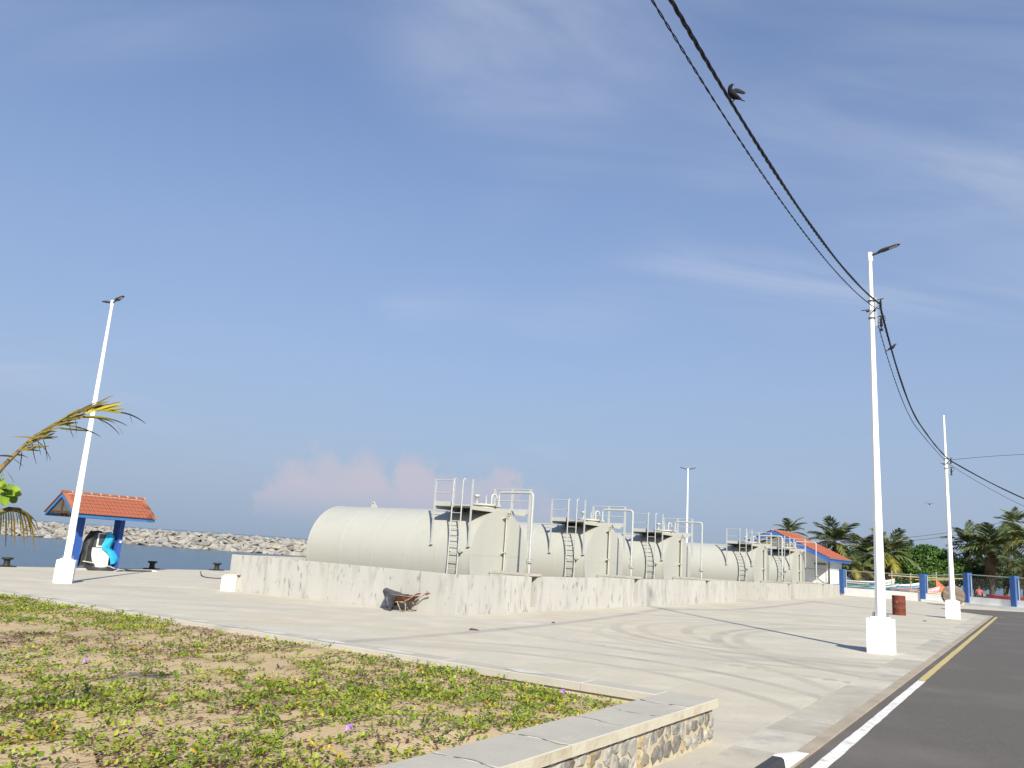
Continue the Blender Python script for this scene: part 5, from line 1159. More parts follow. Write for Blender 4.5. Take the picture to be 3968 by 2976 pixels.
for i in range(len(pil)-1):
    (p, d, z0), (q, d2, z1) = pil[i], pil[i+1]; A_ = Vector((p.x, p.y, 0)); B_ = Vector((q.x, q.y, 0)); dd = (B_-A_).normalized(); wt0 = gz(p.x, p.y)+.60; wt1 = gz(q.x, q.y)+.60; nn = Vector((-dd.y, dd.x, 0))
    if nn.dot(Vector((0, 1, 0))) < 0: nn = -nn
    A2, B2 = A_+dd*.0, B_-dd*.0
    def bar(nm, za0, zb0, za1, zb1, off0, off1, m, a=A2, b=B2):
        m_ = MB(); rings = []
        for pp, z_a, z_b in ((a, za0, zb0), (b, za1, zb1)):
            rings.append([pp+nn*off0+Vector((0, 0, z_a))-fo, pp+nn*off1+Vector((0, 0, z_a))-fo, pp+nn*off1+Vector((0, 0, z_b))-fo, pp+nn*off0+Vector((0, 0, z_b))-fo])
        m_.loft(rings, smooth=False); return m_.build(nm, m, fn)
    bar('wall', gz(*p.xy)-.3, wt0, gz(*q.xy)-.3, wt1, -.11, .11, WHITE2)
    if i >= 2: bar('wall_step', gz(*p.xy)-.3, gz(*p.xy)+.17, gz(*q.xy)-.3, gz(*q.xy)+.17, -.42, -.112, WHITE2)
    ra, rb_ = A_+dd*.30, B_-dd*.30; t0, t1 = z0-.12, z1-.12
    m_ = MB(); m_.tube([ra+Vector((0, 0, t0))-fo, rb_+Vector((0, 0, t1))-fo], .035, 6); m_.build('top_rail', FRM, fn)
    for pp, wz, tz in ((ra, wt0, t0), (rb_, wt1, t1)):
        m_ = MB(); m_.tube([pp+Vector((0, 0, wz-.02))-fo, pp+Vector((0, 0, tz))-fo], .035, 6); m_.build('frame_post', FRM, fn)
    m_ = MB(); Lb = (rb_-ra).length; hgt_ = (t0+t1)/2-(wt0+wt1)/2; stp = .16; k = int((Lb+hgt_)/stp)
    for j in range(k):
        for sg in (0, 1):
            u0 = j*stp-hgt_; u1 = u0+hgt_; v0, v1 = (0, 1) if sg == 0 else (1, 0)
            ua, ub = u0, u1; va, vb = v0, v1
            if ua < 0: va = va+(vb-va)*(-ua/hgt_); ua = 0
            if ub > Lb: vb = vb-(vb-va)*((ub-Lb)/(ub-ua)); ub = Lb
            if ub-ua < .05: continue
            def W3(u_, v_): q_ = ra+dd*u_; f_ = u_/Lb; return q_+Vector((0, 0, (wt0+(wt1-wt0)*f_)*(1-v_)+(t0+(t1-t0)*f_)*v_))-fo
            m_.tube([W3(ua, va), W3(ub, vb)], .0022, 3, cap=False)
    o = m_.build('wire_mesh', FRM, fn)

# ================================================================== WHITE BUILDING
bd = empty('white_building', E(53.6, 6.4), ROTE); tag(bd, 'white building with red tile roof and blue barge boards behind the last tank', 'building'); bz = bd.location.z
RED = M('roof_tile_red', (0.285, 0.085, 0.05), 0.85, c2=(0.22, 0.062, 0.036), scale=1.2, c3=(0.33, 0.125, 0.08), s3=6); BLB = M('barge_board_blue', (0.028, 0.085, 0.34), 0.5, c2=(0.04, 0.13, 0.38), scale=1)
zr_, ze_, hy_ = 5.06-bz, 3.02-bz, 4.55; x0, x1 = -3.0, 4.7; wx0, wx1, wy_ = -.3, 4.0, 3.95
m_ = MB(); zw = ze_+.10+(hy_-wy_)*(zr_-ze_)/hy_
m_.prism([(wx0, -wy_, -.3), (wx0, wy_, -.3), (wx0, wy_, zw-.25), (wx0, 0, zr_-.28), (wx0, -wy_, zw-.25)], (wx1-wx0, 0, 0)); m_.build('wall', WHITE2, bd)
for y_ in (-3.83, -2.6): m_ = MB(); m_.bbox((wx0-.10, y_-.12, -.2), (wx0-.003, y_+.12, 2.62)); m_.build('pilaster', WHITE2, bd)
m_ = MB(); m_.bbox((wx0-.045, -3.60, -.2), (wx0-.004, -2.85, 2.35)); dr_ = m_.build('door', M('door_paint', (0.62, 0.62, 0.60), 0.6), bd)
m_ = MB(); m_.bbox((wx0-.12, -3.72, 2.40), (wx0-.004, -2.70, 2.47)); m_.build('door_hood', DARKM, dr_)
m_ = MB(); m_.tube([(wx0-.16, -3.95, .55), (wx0-.16, -3.95, 2.6), (wx0-1.2, -4.2, 2.85)], .05, 8); m_.build('downpipe', DARKM, bd)
for sg in (-1, 1):
    m_ = MB(); m_.prism([(x0+.03, 0, zr_-.08), (x0+.03, sg*hy_, ze_-.08), (x0+.03, sg*hy_, ze_-.05), (x0+.03, 0, zr_-.05)], (x1-x0-.06, 0, 0)); m_.build('roof_deck', SOFF, bd)
    for xx in (x0, x1-.035):
        m_ = MB(); m_.prism([(xx, sg*.005, zr_-.36), (xx, sg*hy_, ze_-.36), (xx, sg*hy_, ze_-.03), (xx, sg*.005, zr_-.03)], (.035, 0, 0)); m_.build('barge_board', BLB, bd)
    m_ = MB(); m_.bbox((x0+.04, sg*hy_-.03, ze_-.34), (x1-.04, sg*hy_-.001, ze_-.07)); m_.build('fascia', BLB, bd)
    m_ = MB(); pr_ = [(sg*hy_+sg*(.07-.07*math.cos(q)), ze_-.02-.10*math.sin(q)) for q in np.linspace(0, math.pi, 7)]; m_.loft([[(x0-.02, y, z) for y, z in pr_], [(x1+.02, y, z) for y, z in pr_]], smooth=True); m_.build('gutter', GREYM, bd)
    nc, nr_ = int((x1-x0)/.24), 17; sl_ = math.hypot(hy_, zr_-ze_); an = math.atan2(zr_-ze_, hy_); m_ = MB()
    for r_ in range(nr_):
        for c in range(nc):
            q = r_/nr_; y = sg*(hy_+.06)*(1-q); z = ze_-.035+(zr_-ze_+.04)*q; xx = x0+c*(x1-x0)/nc; tw = (x1-x0)/nc; dl = sl_/nr_*1.12; ca, sa = math.cos(an), math.sin(an)
            P_ = []
            for yy, lf in ((0, .045), (dl, .012)):
                for xq, zq in ((0, .0), (.18*tw, .04), (.45*tw, 0), (1.0*tw, 0.0)): P_.append((xx+xq, y-sg*(yy*ca)+0, z+yy*sa+zq+lf))
            m_.add(P_+[(P_[j][0], P_[j][1], P_[j][2]-.03) for j in range(4)], [(j, j+1, 4+j+1, 4+j) for j in range(3)]+[(8+j, 8+j+1, j+1, j) for j in range(3)])
    o = m_.build('roof_tiles', RED, bd); o['kind'] = 'stuff'
nrg = 26
for i in range(nrg):
    xa = x0-.02+i*(x1-x0+.04)/nrg; xb = xa+(x1-x0+.04)/nrg
    m_ = MB(); pr_ = [(.15*math.sin(q), zr_+.02+.12*math.cos(q)-.04) for q in np.linspace(-1.5, 1.5, 7)]
    m_.loft([[(xa, y, z) for y, z in pr_]+[(xa, 0, zr_-.03)], [(xb-.05, y*.9, z-.012) for y, z in pr_]+[(xb-.05, 0, zr_-.03)]], smooth=False); m_.build('ridge_tile', RED if i % 2 else MORT, bd)

# ================================================================== TREES
PLEAF = leafmat('palm_leaflet', .45, .22); BARK = M('palm_bark', (0.10, 0.08, 0.06), 0.95, c2=(0.055, 0.045, 0.035), scale=9, bump=.03, bscale=7)
def frond_mesh(seed, col, droop, dead=False, n=30):
    """rachis of length 1 along +x bending down, leaflets on both sides"""
    g_ = np.random.default_rng(seed); V_, F_, C_ = [], [], []
    def rach(t): return np.array([t*(1-.18*droop*t*t), 0, .16*t-droop*.62*t*t])
    def quad(a, b, c, d, cl): k = len(V_); V_.extend([a, b, c, d]); C_.extend([cl]*4); F_.append((k, k+1, k+2, k+3))
    for i in range(10):
        t0, t1 = i/10, (i+1)/10; p, q = rach(t0), rach(t1); w0, w1 = .014*(1-t0*.8), .014*(1-t1*.8)
        quad(p+[0, -w0, 0], p+[0, w0, 0], q+[0, w1, 0], q+[0, -w1, 0], np.array(col)*1.3+.02)
    for i in range(n):
        t = .14+.86*i/(n-1); p = rach(t); tan = rach(min(1, t+.02))-rach(t-.02); tan /= np.linalg.norm(tan)
        for sg in (-1, 1):
            ln = (.30*math.sin(math.pi*min(1, .18+t*.80))+.05)*g_.uniform(.8, 1.15)
            if g_.random() < .07: continue
            an = R(58-30*t)+g_.normal(0, .09); hang = g_.uniform(.15, .55)*(1.6 if dead else 1)
            d = tan*math.cos(an)+np.array([0, sg, 0])*math.sin(an); m1 = p+d*ln*.5+np.array([0, 0, .03-hang*.10*ln/.2]); e = p+d*ln+np.array([0, 0, -hang*ln*.9]); wd = tan*.024
            cl = np.array(col)*g_.uniform(.65, 1.35)
            quad(p-wd*.6, p+wd*.6, m1+wd, m1-wd, cl); quad(m1-wd, m1+wd, e+wd*.2, e-wd*.2, cl)
    return mesh_np('frond', np.array(V_), F_, np.array(C_), PLEAF)
FRG = [frond_mesh(i, c, dr) for i, (c, dr) in enumerate((((.10, .132, .05), .55), ((.122, .158, .056), .8), ((.09, .118, .046), .38), ((.14, .172, .06), 1.0), ((.08, .102, .042), .7)))]
FRY = [frond_mesh(20, (.20, .19, .035), .9), frond_mesh(21, (.15, .16, .04), 1.2)]; FRD = [frond_mesh(30, (.15, .105, .05), 1.5, True)]
def palm(label, px, py, dist, rad, trunk_r=.14, lean=0.0, seed=1, yellow=.12, up=.6, nfr=18, dead=2):
    c = D(px, py, dist); base = Vector((c.x+lean, c.y+.3, gz(c.x, c.y)-.1)); rn = random.Random(seed)
    t = empty('coconut_palm', base); tag(t, label, 'palm tree', 'coconut palms behind the fence'); ct = c-base
    m_ = MB(); k = 10; m_.tube([Vector((ct.x*(q/k)**1.4, ct.y*q/k, ct.z*q/k)) for q in range(k+1)], [trunk_r*(1.35-.55*q/k) for q in range(k+1)], 10); m_.build('trunk', BARK, t)
    for i in range(nfr):
        f = i/nfr; el_ = R(-32+118*f**.85)*min(1., up+.25)+R(rn.uniform(-9, 9)); az_ = i*2.39996+rn.uniform(-.3, .3)
        me = rn.choice(FRY) if rn.random() < yellow and f < .6 else rn.choice(FRG)
        o = link('frond', me, t, ct+Vector((0, 0, rn.uniform(-.08, .12)))); o.rotation_euler = Euler((0, -el_, az_)); s_ = rad*rn.uniform(.85, 1.15); o.scale = (s_, s_*1.0, s_)
    for i in range(dead):
        o = link('frond', FRD[0], t, ct-Vector((0, 0, .2))); o.rotation_euler = Euler((0, R(rn.uniform(35, 70)), rn.uniform(0, 6.3))); s_ = rad*.8; o.scale = (s_, s_, s_)
    return t
palm('big rounded palm just right of the white building roof', 3236, 2100, 86, 3.1, seed=1, yellow=.1, nfr=22)
palm('palm whose crown shows over the ridge of the white building', 3062, 2064, 96, 2.2, seed=2, up=.8, nfr=14, dead=0)
palm('palm with upright young fronds left of the roadside lamp post', 3362, 2150, 84, 2.7, seed=3, yellow=.25, up=.85)
palm('low spreading palm between the building and the lamp post', 3305, 2200, 80, 2.4, seed=4, yellow=.3, nfr=16)
palm('thick-trunked palm directly behind the roadside lamp post', 3446, 2150, 82, 3.2, .26, seed=5, yellow=.3, up=.8, nfr=20)
palm('slender palm just right of the post without a lamp', 3748, 2112, 84, 2.5, seed=6, up=.8, nfr=16)
palm('broad dark palm between the far post and the right edge', 3842, 2122, 80, 3.3, .18, seed=7, nfr=22, yellow=.05, dead=4)
palm('tallest palm of the row, near the right edge', 3926, 2028, 88, 2.3, .13, seed=8, up=.75, nfr=16, dead=3)
palm('yellowish palm cut off by the right edge of the picture', 3990, 2100, 76, 2.9, seed=9, yellow=.7, nfr=18)
palm('low palm with drooping fronds at the fence near the right edge', 3972, 2205, 70, 2.0, seed=10, yellow=.6, nfr=14)
palm('palm half hidden behind the broad dark one', 3800, 2155, 92, 2.8, seed=11, nfr=16, yellow=.0)
palm('palm peeping between the lamp post and the green tree', 3520, 2150, 90, 2.4, seed=12, nfr=16, yellow=.2)
palm('small palm left of the low spreading one by the building', 3262, 2165, 90, 2.4, seed=13, nfr=16, yellow=.15)
palm('palm standing behind the tallest one at the right', 3888, 2090, 96, 2.6, seed=14, nfr=16, yellow=.1)
# broadleaf trees
BLEAF = leafmat('broad_leaf', .5, .22); BARK2 = M('tree_bark', (0.11, 0.085, 0.06), 0.95, c2=(0.06, 0.048, 0.036), scale=5, bump=.03, bscale=6)
def tree(label, px, dist, ztop, w_, h_, cols, nl, seed, flat=1.0, depth=None, lsz=.16, trunks=1):
    c = D(px, 2150, dist); base = Vector((c.x, c.y, gz(c.x, c.y)-.05)); g_ = np.random.default_rng(seed); t = empty('leafy_tree', base); tag(t, label, 'tree', 'broadleaf trees behind the fence')
    cz = ztop-base.z-h_/2; depth = depth or w_*.8
    for k in range(trunks):
        ox = (k-(trunks-1)/2)*w_*.22
        m_ = MB(); m_.tube([(ox, 0, -.1), (ox*1.2+.1, .05, cz*.35), (ox*1.5-.1, 0, cz*.8), (ox*1.6, 0, cz+h_*.2)], [.17, .14, .10, .05], 8); tr_ = m_.build('trunk', BARK2, t)
        for j in range(5):
            an = g_.uniform(0, 6.28); m_ = MB(); z0 = cz*g_.uniform(.35, .8); m_.tube([(ox*1.2, 0, z0), (ox+math.cos(an)*w_*.18, math.sin(an)*depth*.18, z0+h_*.22), (ox+math.cos(an)*w_*.36, math.sin(an)*depth*.36, z0+h_*.4)], [.07, .05, .02], 6); m_.build('limb', BARK2, t)
    nb = 46; cen = []
    for _ in range(nb):
        v = g_.normal(size=3); v /= np.linalg.norm(v); v[2] = abs(v[2])*1.1-.35; rr = g_.uniform(.55, .98); cen.append(v*rr*np.array([w_/2, depth/2, h_/2]))
    cen = np.array(cen); per = nl//nb; V_, C_ = [], []
    for b in cen:
        br = g_.uniform(.11, .19)*w_; n = per; d = g_.normal(size=(n, 3)); d /= np.linalg.norm(d, axis=1)[:, None]; r_ = br*g_.uniform(.55, 1.0, (n, 1))**.5; pc = b+d*r_*np.array([1, 1, .8]); pc[:, 2] += cz
        nrm = d+g_.normal(0, .55, (n, 3))+np.array([0, 0, .35]); nrm /= np.linalg.norm(nrm, axis=1)[:, None]; ax = np.cross(nrm, g_.normal(size=(n, 3))); ax /= np.linalg.norm(ax, axis=1)[:, None]; ay = np.cross(nrm, ax); sz = lsz*g_.uniform(.6, 1.3, (n, 1))
        V_.append(np.stack([pc-ax*sz, pc+ay*sz*.55, pc+ax*sz, pc-ay*sz*.55], 1)); cl = np.array(cols)[g_.integers(0, len(cols), n)]*g_.uniform(.75, 1.25, (n, 1)); C_.append(np.repeat(cl[:, None, :], 4, 1))
    V_ = np.concatenate(V_).reshape(-1, 3); C_ = np.concatenate(C_).reshape(-1, 3); F_ = np.arange(len(V_)).reshape(-1, 4)
    link('crown', mesh_np('crown', V_, F_, C_, BLEAF), t); return t
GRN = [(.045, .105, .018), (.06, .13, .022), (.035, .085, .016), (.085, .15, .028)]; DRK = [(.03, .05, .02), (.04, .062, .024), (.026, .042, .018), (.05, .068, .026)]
tree('wide domed bright green tree behind the fence between the two posts', 3592, 84, 5.2, 8.8, 5.3, GRN, 24000, 1, depth=4.5, lsz=.14, trunks=2)
tree('green tree mass continuing right of the far post', 3705, 88, 4.2, 5.0, 4.2, GRN[:3]+DRK[:1], 8000, 2, lsz=.15)
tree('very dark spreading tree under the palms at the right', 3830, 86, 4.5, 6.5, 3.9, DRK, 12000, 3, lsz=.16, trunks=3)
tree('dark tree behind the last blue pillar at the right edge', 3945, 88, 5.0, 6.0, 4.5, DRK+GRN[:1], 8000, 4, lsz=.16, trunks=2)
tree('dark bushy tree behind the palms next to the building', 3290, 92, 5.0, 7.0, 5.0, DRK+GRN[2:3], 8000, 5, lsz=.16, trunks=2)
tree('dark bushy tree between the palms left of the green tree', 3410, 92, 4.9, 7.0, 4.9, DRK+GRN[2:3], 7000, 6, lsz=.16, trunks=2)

tree('grey green tree filling the gap behind the lamp post palms', 3480, 96, 4.6, 6.0, 4.4, [(.075, .105, .04), (.06, .085, .035), (.09, .12, .045)], 8000, 7, lsz=.17, trunks=1)
tree('grey green tree behind the slender palm right of the far post', 3770, 96, 4.9, 6.0, 4.6, [(.075, .105, .04), (.06, .085, .035), (.09, .12, .045)], 8000, 8, lsz=.17, trunks=1)
tree('grey green tree behind the big rounded palm by the building', 3215, 98, 4.4, 6.0, 4.2, [(.075, .105, .04), (.06, .085, .035), (.09, .12, .045)], 8000, 9, lsz=.17, trunks=1)
# ================================================================== BOATS AND GEAR BEHIND THE FENCE
def boat(label, px, dist, ang, L_, colors, roll=0.0, z=0.0, beam=.75, hgt_=.62):
    c = D(px, 2250, dist); t = empty('fishing_boat', Vector((c.x, c.y, gz(c.x, c.y)+z+.28)), ang); t.rotation_euler = (roll, 0, ang); tag(t, label, 'boat', 'fishing boats pulled up behind the fence')
    st = [(0, .62, .50, .10), (.15, .80, .46, .04), (.4, 1.0, .45, .0), (.65, .92, .52, .02), (.84, .62, .68, .10), (.95, .28, .88, .28), (1.0, .04, 1.0, .62)]
    def ring(k, f0, f1, ex=0.0):
        x, wb_, sh, ke = st[k]; X_ = (x-.5)*L_; out = []
        for f in (f0, (f0+f1)/2, f1):
            z_ = (ke+(sh-ke)*f)*hgt_*1.25; y = beam*wb_*(f**.45 if f > 0 else 0)+ex; out.append((X_, y, z_))
        return out
    for xx in (-.22, .12):
        m_ = MB(); m_.box((xx*L_, 0, -.14-z*.5), (.18, .9, .34+z)); m_.build('chock', TIMB, t)
    bands = ((0.0, .52), (.52, .80), (.80, 1.0))
    for (f0, f1), m, nm in zip(bands, colors, ('hull', 'stripe', 'gunwale_strake')):
        m_ = MB()
        for sg in (-1, 1):
            R_ = [[(x, sg*y, z_) for x, y, z_ in ring(k, f0, f1, .0 if nm != 'gunwale_strake' else .015)] for k in range(len(st))]
            vs = [p for r_ in R_ for p in r_]; m_.add(vs, [(i*3+j, (i+1)*3+j, (i+1)*3+j+1, i*3+j+1) for i in range(len(st)-1) for j in range(2)], True)
        if nm == 'hull': x, y, z_ = st[0][0], 0, 0; r_ = ring(0, 0, 1); m_.add([(p[0], s_*p[1], p[2]) for s_ in (-1, 1) for p in r_], [(0, 1, 4, 3), (1, 2, 5, 4)])
        o = m_.build(nm, m, t); o.modifiers.new('thick', 'SOLIDIFY').thickness = .03
    m_ = MB(); vs = []
    for k in range(1, len(st)-1): x, y, z_ = ring(k, 0, .62)[2]; vs += [(x, -y*.97, z_), (x, y*.97, z_)]
    m_.add(vs, [(i*2, i*2+1, i*2+3, i*2+2) for i in range(len(st)-3)]); m_.build('deck', colors[3], t)
    for k in (1, 2, 3):
        x, y, z_ = ring(k, 0, .9)[2]; m_ = MB(); m_.box((x, 0, z_), (.22, 2*y*.98, .04)); m_.build('thwart', colors[3], t)
    return t
def bc(n, c): return M('boat_'+n, c, 0.45, c2=tuple(v*.85 for v in c), scale=3)
bW, bT, bB, bR_, bL, bP, bG, bC, bO = bc('white', (.72, .70, .64)), bc('teal', (.05, .30, .33)), bc('blue', (.05, .17, .36)), bc('red', (.30, .04, .05)), bc('light_blue', (.22, .45, .68)), bc('pink', (.62, .30, .36)), bc('green', (.04, .22, .12)), bc('cream', (.66, .56, .36)), bc('orange', (.60, .14, .05))
boat('white boat with a teal band and blue bottom right of the building', 3318, 69, R(-28), 6.5, (bB, bW, bT, bL), z=.15)
boat('boat with a dark red bottom beside the white and teal one', 3345, 72, R(-18), 5.0, (bR_, bR_, bW, bT), z=.05)
boat('white upturned-bow boat behind the teal banded one', 3360, 74, R(8), 5.5, (bW, bW, bW, bW), z=.45)
boat('light blue boat left of the second blue pillar', 3478, 73, R(12), 5.2, (bL, bL, bW, bL), z=.30)
boat('low white and teal boat in front of the light blue one', 3475, 67, R(-20), 5.0, (bT, bW, bT, bW), z=-.1)
boat('pink and white boat beside the second blue pillar', 3545, 66, R(-40), 3.6, (bP, bW, bP, bT), z=.10)
boat('cream boat under the orange sheet', 3645, 65, R(-14), 3.8, (bC, bW, bC, bW), z=-.05)
boat('dark red boat behind the last blue pillar', 3960, 64, R(-25), 5.0, (bR_, bR_, bR_, bR_), z=.0)
NETM = M('green_net', (.03, .16, .10), .8, c2=(.02, .10, .06), scale=20)
c = D(3612, 2285, 68); t = empty('net_crate', Vector((c.x, c.y, gz(c.x, c.y))), R(-20)); tag(t, 'dark green crate of nets behind the second blue pillar', 'crate')
m_ = MB(); m_.bbox((-.45, -.3, 0), (.45, .3, .72), .04); m_.build('box', NETM, t); m_ = MB(); m_.bbox((-.47, -.32, .72), (.47, .32, .80), .03); m_.build('rim', bG, t)
c = D(3655, 2285, 66); ORT = M('orange_tarp', (.52, .115, .035), .6, c2=(.42, .085, .03), scale=3, bump=.03, bscale=3)
cloth('tarpaulin', 'orange sheet hung up in a peak behind the fence', 'tarpaulin', Vector((c.x, c.y, gz(c.x, c.y)+.55)), R(-22), [
    [(-.48, 0, 1.05), (-.30, .1, .98), (.05, .3, .62), (.62, .4, .34), (1.1, .4, .30)], [(-.52, -.15, .72), (-.25, -.2, .66), (.1, -.1, .42), (.62, -.1, .20), (1.1, -.1, .16)], [(-.55, -.25, .30), (-.2, -.3, .26), (.15, -.25, .14), (.6, -.25, .02), (1.05, -.3, 0)], [(-.55, -.3, -.1), (-.2, -.35, -.15), (.15, -.3, -.2), (.6, -.3, -.24), (1.0, -.3, -.25)]], ORT, .03, 2)
BAMB = M('bamboo', (.42, .34, .20), .7, c2=(.30, .23, .13), scale=8)
rk = empty('bamboo_rack', Vector((D(3530, 2250, 70).x, D(3530, 2250, 70).y, gz(37, 70)))); tag(rk, 'rack of pale bamboo poles behind the second blue pillar', 'rack'); ro = rk.location.copy()
for (ax_, ay_), (bx_, by_), r_ in (((3442, 2229), (3640, 2241), .045), ((3520, 2236), (3740, 2243), .04), ((3545, 2246), (3700, 2247), .04)):
    m_ = MB(); m_.tube([D(ax_, ay_, 70)-ro, D((ax_+bx_)/2, (ay_+by_)/2+.8, 69.5)-ro, D(bx_, by_, 69)-ro], r_, 8); m_.build('rail', BAMB, rk)
for px, yt in ((3455, 2211), (3528, 2221), (3627, 2216)):
    p = D(px, yt, 70); m_ = MB(); m_.tube([p-ro, Vector((p.x, p.y, gz(p.x, p.y)-.1))-ro], .05, 8); m_.build('upright', BAMB, rk)

# ================================================================== PERSON sitting behind the fence wall
def skin_body(name, verts, edges, rads, m, parent, sub=2):
    me = bpy.data.meshes.new(name); me.from_pydata(verts, edges, []); o = link(name, me, parent); me.materials.append(m)
    sk = o.modifiers.new('skin', 'SKIN'); 
    for i, r_ in enumerate(rads): me.skin_vertices[0].data[i].radius = r_ if isinstance(r_, tuple) else (r_, r_)
    me.skin_vertices[0].data[0].use_root = True
    ss = o.modifiers.new('sub', 'SUBSURF'); ss.levels = sub; ss.render_levels = sub; return o
SKIN = M('skin', (.17, .085, .05), .55); SHIRT = M('red_shirt', (.42, .10, .10), .8); TROU = M('dark_trousers', (.03, .03, .04), .8); HAIR = M('black_cap', (.015, .015, .018), .7)
c = D(3794, 2285, 66.5); pn = empty('person', Vector((c.x, c.y, gz(c.x, c.y))), R(150)); tag(pn, 'person in a red shirt and black cap sitting behind the white fence wall', 'person')
vb = [(0, 0, .50), (0, .02, .68), (0, .03, .86), (0, .02, 1.0), (0, .01, 1.07), (0, -.01, 1.15), (0, -.02, 1.24), (.10, -.05, .48), (.14, -.42, .50), (.14, -.44, .26), (.14, -.46, .06), (.14, -.58, .04), (-.10, -.05, .48), (-.14, -.42, .50), (-.14, -.44, .26), (-.14, -.46, .06), (-.14, -.58, .04), (.17, .02, .97), (.24, -.02, .72), (.18, -.24, .60), (.13, -.34, .56), (-.17, .02, .97), (-.24, -.02, .72), (-.18, -.24, .60), (-.13, -.34, .56)]
ebs = [(0, 1), (1, 2), (2, 3), (3, 4), (4, 5), (5, 6), (0, 7), (7, 8), (8, 9), (9, 10), (10, 11), (0, 12), (12, 13), (13, 14), (14, 15), (15, 16), (3, 17), (17, 18), (18, 19), (19, 20), (3, 21), (21, 22), (22, 23), (23, 24)]
rb_ = [(.15, .12), (.14, .11), (.16, .12), (.12, .09), .052, .085, .075, .09, .075, .055, .042, .035, .09, .075, .055, .042, .035, .06, .045, .038, .035, .06, .045, .038, .035]
skin_body('body', vb, ebs, rb_, SKIN, pn)
skin_body('shirt', [(0, 0, .52), (0, .02, .68), (0, .03, .86), (0, .02, .99), (.17, .02, .97), (.23, -.01, .78), (-.17, .02, .97), (-.23, -.01, .78)], [(0, 1), (1, 2), (2, 3), (3, 4), (4, 5), (3, 6), (6, 7)], [(.17, .14), (.16, .13), (.18, .14), (.14, .105), .075, .062, .075, .062], SHIRT, pn)
skin_body('trousers', [(0, 0, .48), (.10, -.05, .48), (.14, -.42, .50), (.14, -.44, .26), (.14, -.455, .12), (-.10, -.05, .48), (-.14, -.42, .50), (-.14, -.44, .26), (-.14, -.455, .12)], [(0, 1), (1, 2), (2, 3), (3, 4), (0, 5), (5, 6), (6, 7), (7, 8)], [(.17, .13), .10, .088, .068, .055, .10, .088, .068, .055], TROU, pn)
m_ = MB(); m_.lathe([(.098, 1.185), (.100, 1.22), (.085, 1.275), (.045, 1.31), (0, 1.32)], 16, (0, -.015, 0)); m_.prism([(-.07, -.10, 1.195), (.07, -.10, 1.195), (.045, -.20, 1.185), (-.045, -.20, 1.185)], (0, 0, .012)); m_.build('cap', HAIR, pn)
m_ = MB(); m_.lathe([(.0, -.025), (.014, -.01), (.012, .02), (0, .03)], 8, (0, -.098, 1.165)); m_.build('nose', SKIN, pn)
m_ = MB(); m_.bbox((-.2, -.12, 0), (.2, .2, .40), .02); tag(m_.build('crate', TIMB, None, pn.location, (0, 0, R(150))), 'wooden crate the person behind the fence sits on', 'crate')
# small white boat far out at sea
c = D(1202, 2083, 1150); t = empty('motor_boat', Vector((c.x, c.y, SEA_Z)), R(12)); tag(t, 'tiny white boat far out on the sea left of the nearest tank', 'boat')
m_ = MB(); m_.loft([[(-3.2, -1, 0), (-3.2, 1, 0), (-3.2, 1.1, .9), (-3.2, -1.1, .9)], [(0, -1, 0), (0, 1, 0), (0, 1.2, 1.0), (0, -1.2, 1.0)], [(2.4, -.5, .1), (2.4, .5, .1), (2.4, .7, 1.3), (2.4, -.7, 1.3)], [(3.6, -.05, .6), (3.6, .05, .6), (3.6, .06, 1.6), (3.6, -.06, 1.6)]], smooth=False); m_.build('hull', WHITE, t)
m_ = MB(); m_.bbox((-1.6, -.8, .95), (.3, .8, 2.1), .15); m_.build('cabin', bL, t)

# ================================================================== FOREGROUND PLANTS AT THE LEFT EDGE
FPL = leafmat('young_palm_leaf', .5, .25)
def frond_strips(name, label, rachis, rr, strips, loc, extra=None):
    t = empty(name, loc); tag(t, label, 'palm', 'young palm at the left edge') if False else tag(t, label, 'palm leaf'); lo_ = Vector(loc)
    m_ = MB(); me = MB(); me.tube([p-lo_ for p in rachis], rr, 8)
    link('rachis', me.mesh('rachis', M('rachis_'+name, (.16, .12, .04), .7, c2=(.075, .045, .025), scale=30, lo=.5, hi=.62) if 'rachis_'+name not in MATS else MATS['rachis_'+name]), t)
    for path, w_, col, tipc in strips:
        V_, C_, F_ = [], [], []; k = len(path)
        for i, p in enumerate(path):
            d = (path[min(k-1, i+1)]-path[max(0, i-1)]).normalized(); sd = d.cross(Vector((.3, 1, .2))).normalized(); q = i/(k-1); wd = w_*(.55+.9*q-1.35*q*q)*1.0+.0008; fo_ = Vector((0, -1, 0))*wd*.5
            V_ += [p-lo_-sd*wd, p-lo_+fo_, p-lo_+sd*wd]; cc = np.array(col)*(1-q**2)+np.array(tipc)*q**2; C_ += [cc]*3
        for i in range(k-1):
            for j in range(2): F_.append((i*3+j, i*3+j+1, i*3+3+j+1, i*3+3+j))
        link('leaflet', mesh_np('leaflet', np.array([tuple(v) for v in V_]), F_, np.array(C_), FPL), t)
    return t
FD = 5.2
def Q(px, py, dd=0.0): return D(px, py, FD+dd)
z20 = lambda x, y: (x*.3797, 1520+y*.3797)
rp = [(-330, 2560), (-260, 2300), (-140, 2010), (-40, 1870), (12, 1806), (75, 1745), (135, 1690), (215, 1640), (300, 1600), (360, 1583), (400, 1578)]
rach = [Q(x, y, -.1+.05*i) for i, (x, y) in enumerate(rp)]; rach = [Vector((-3.9, 4.75, .35))]+rach[1:]
random.seed(77); strips = []
def strip_px(pts, w_, col, tip, dd): strips.append(([Q(x, y, dd+j*.03) for j, (x, y) in enumerate(pts)], w_, col, tip))
GY_, OL, BRN, TIPB = (.26, .24, .025), (.20, .17, .03), (.085, .045, .025), (.05, .03, .03)
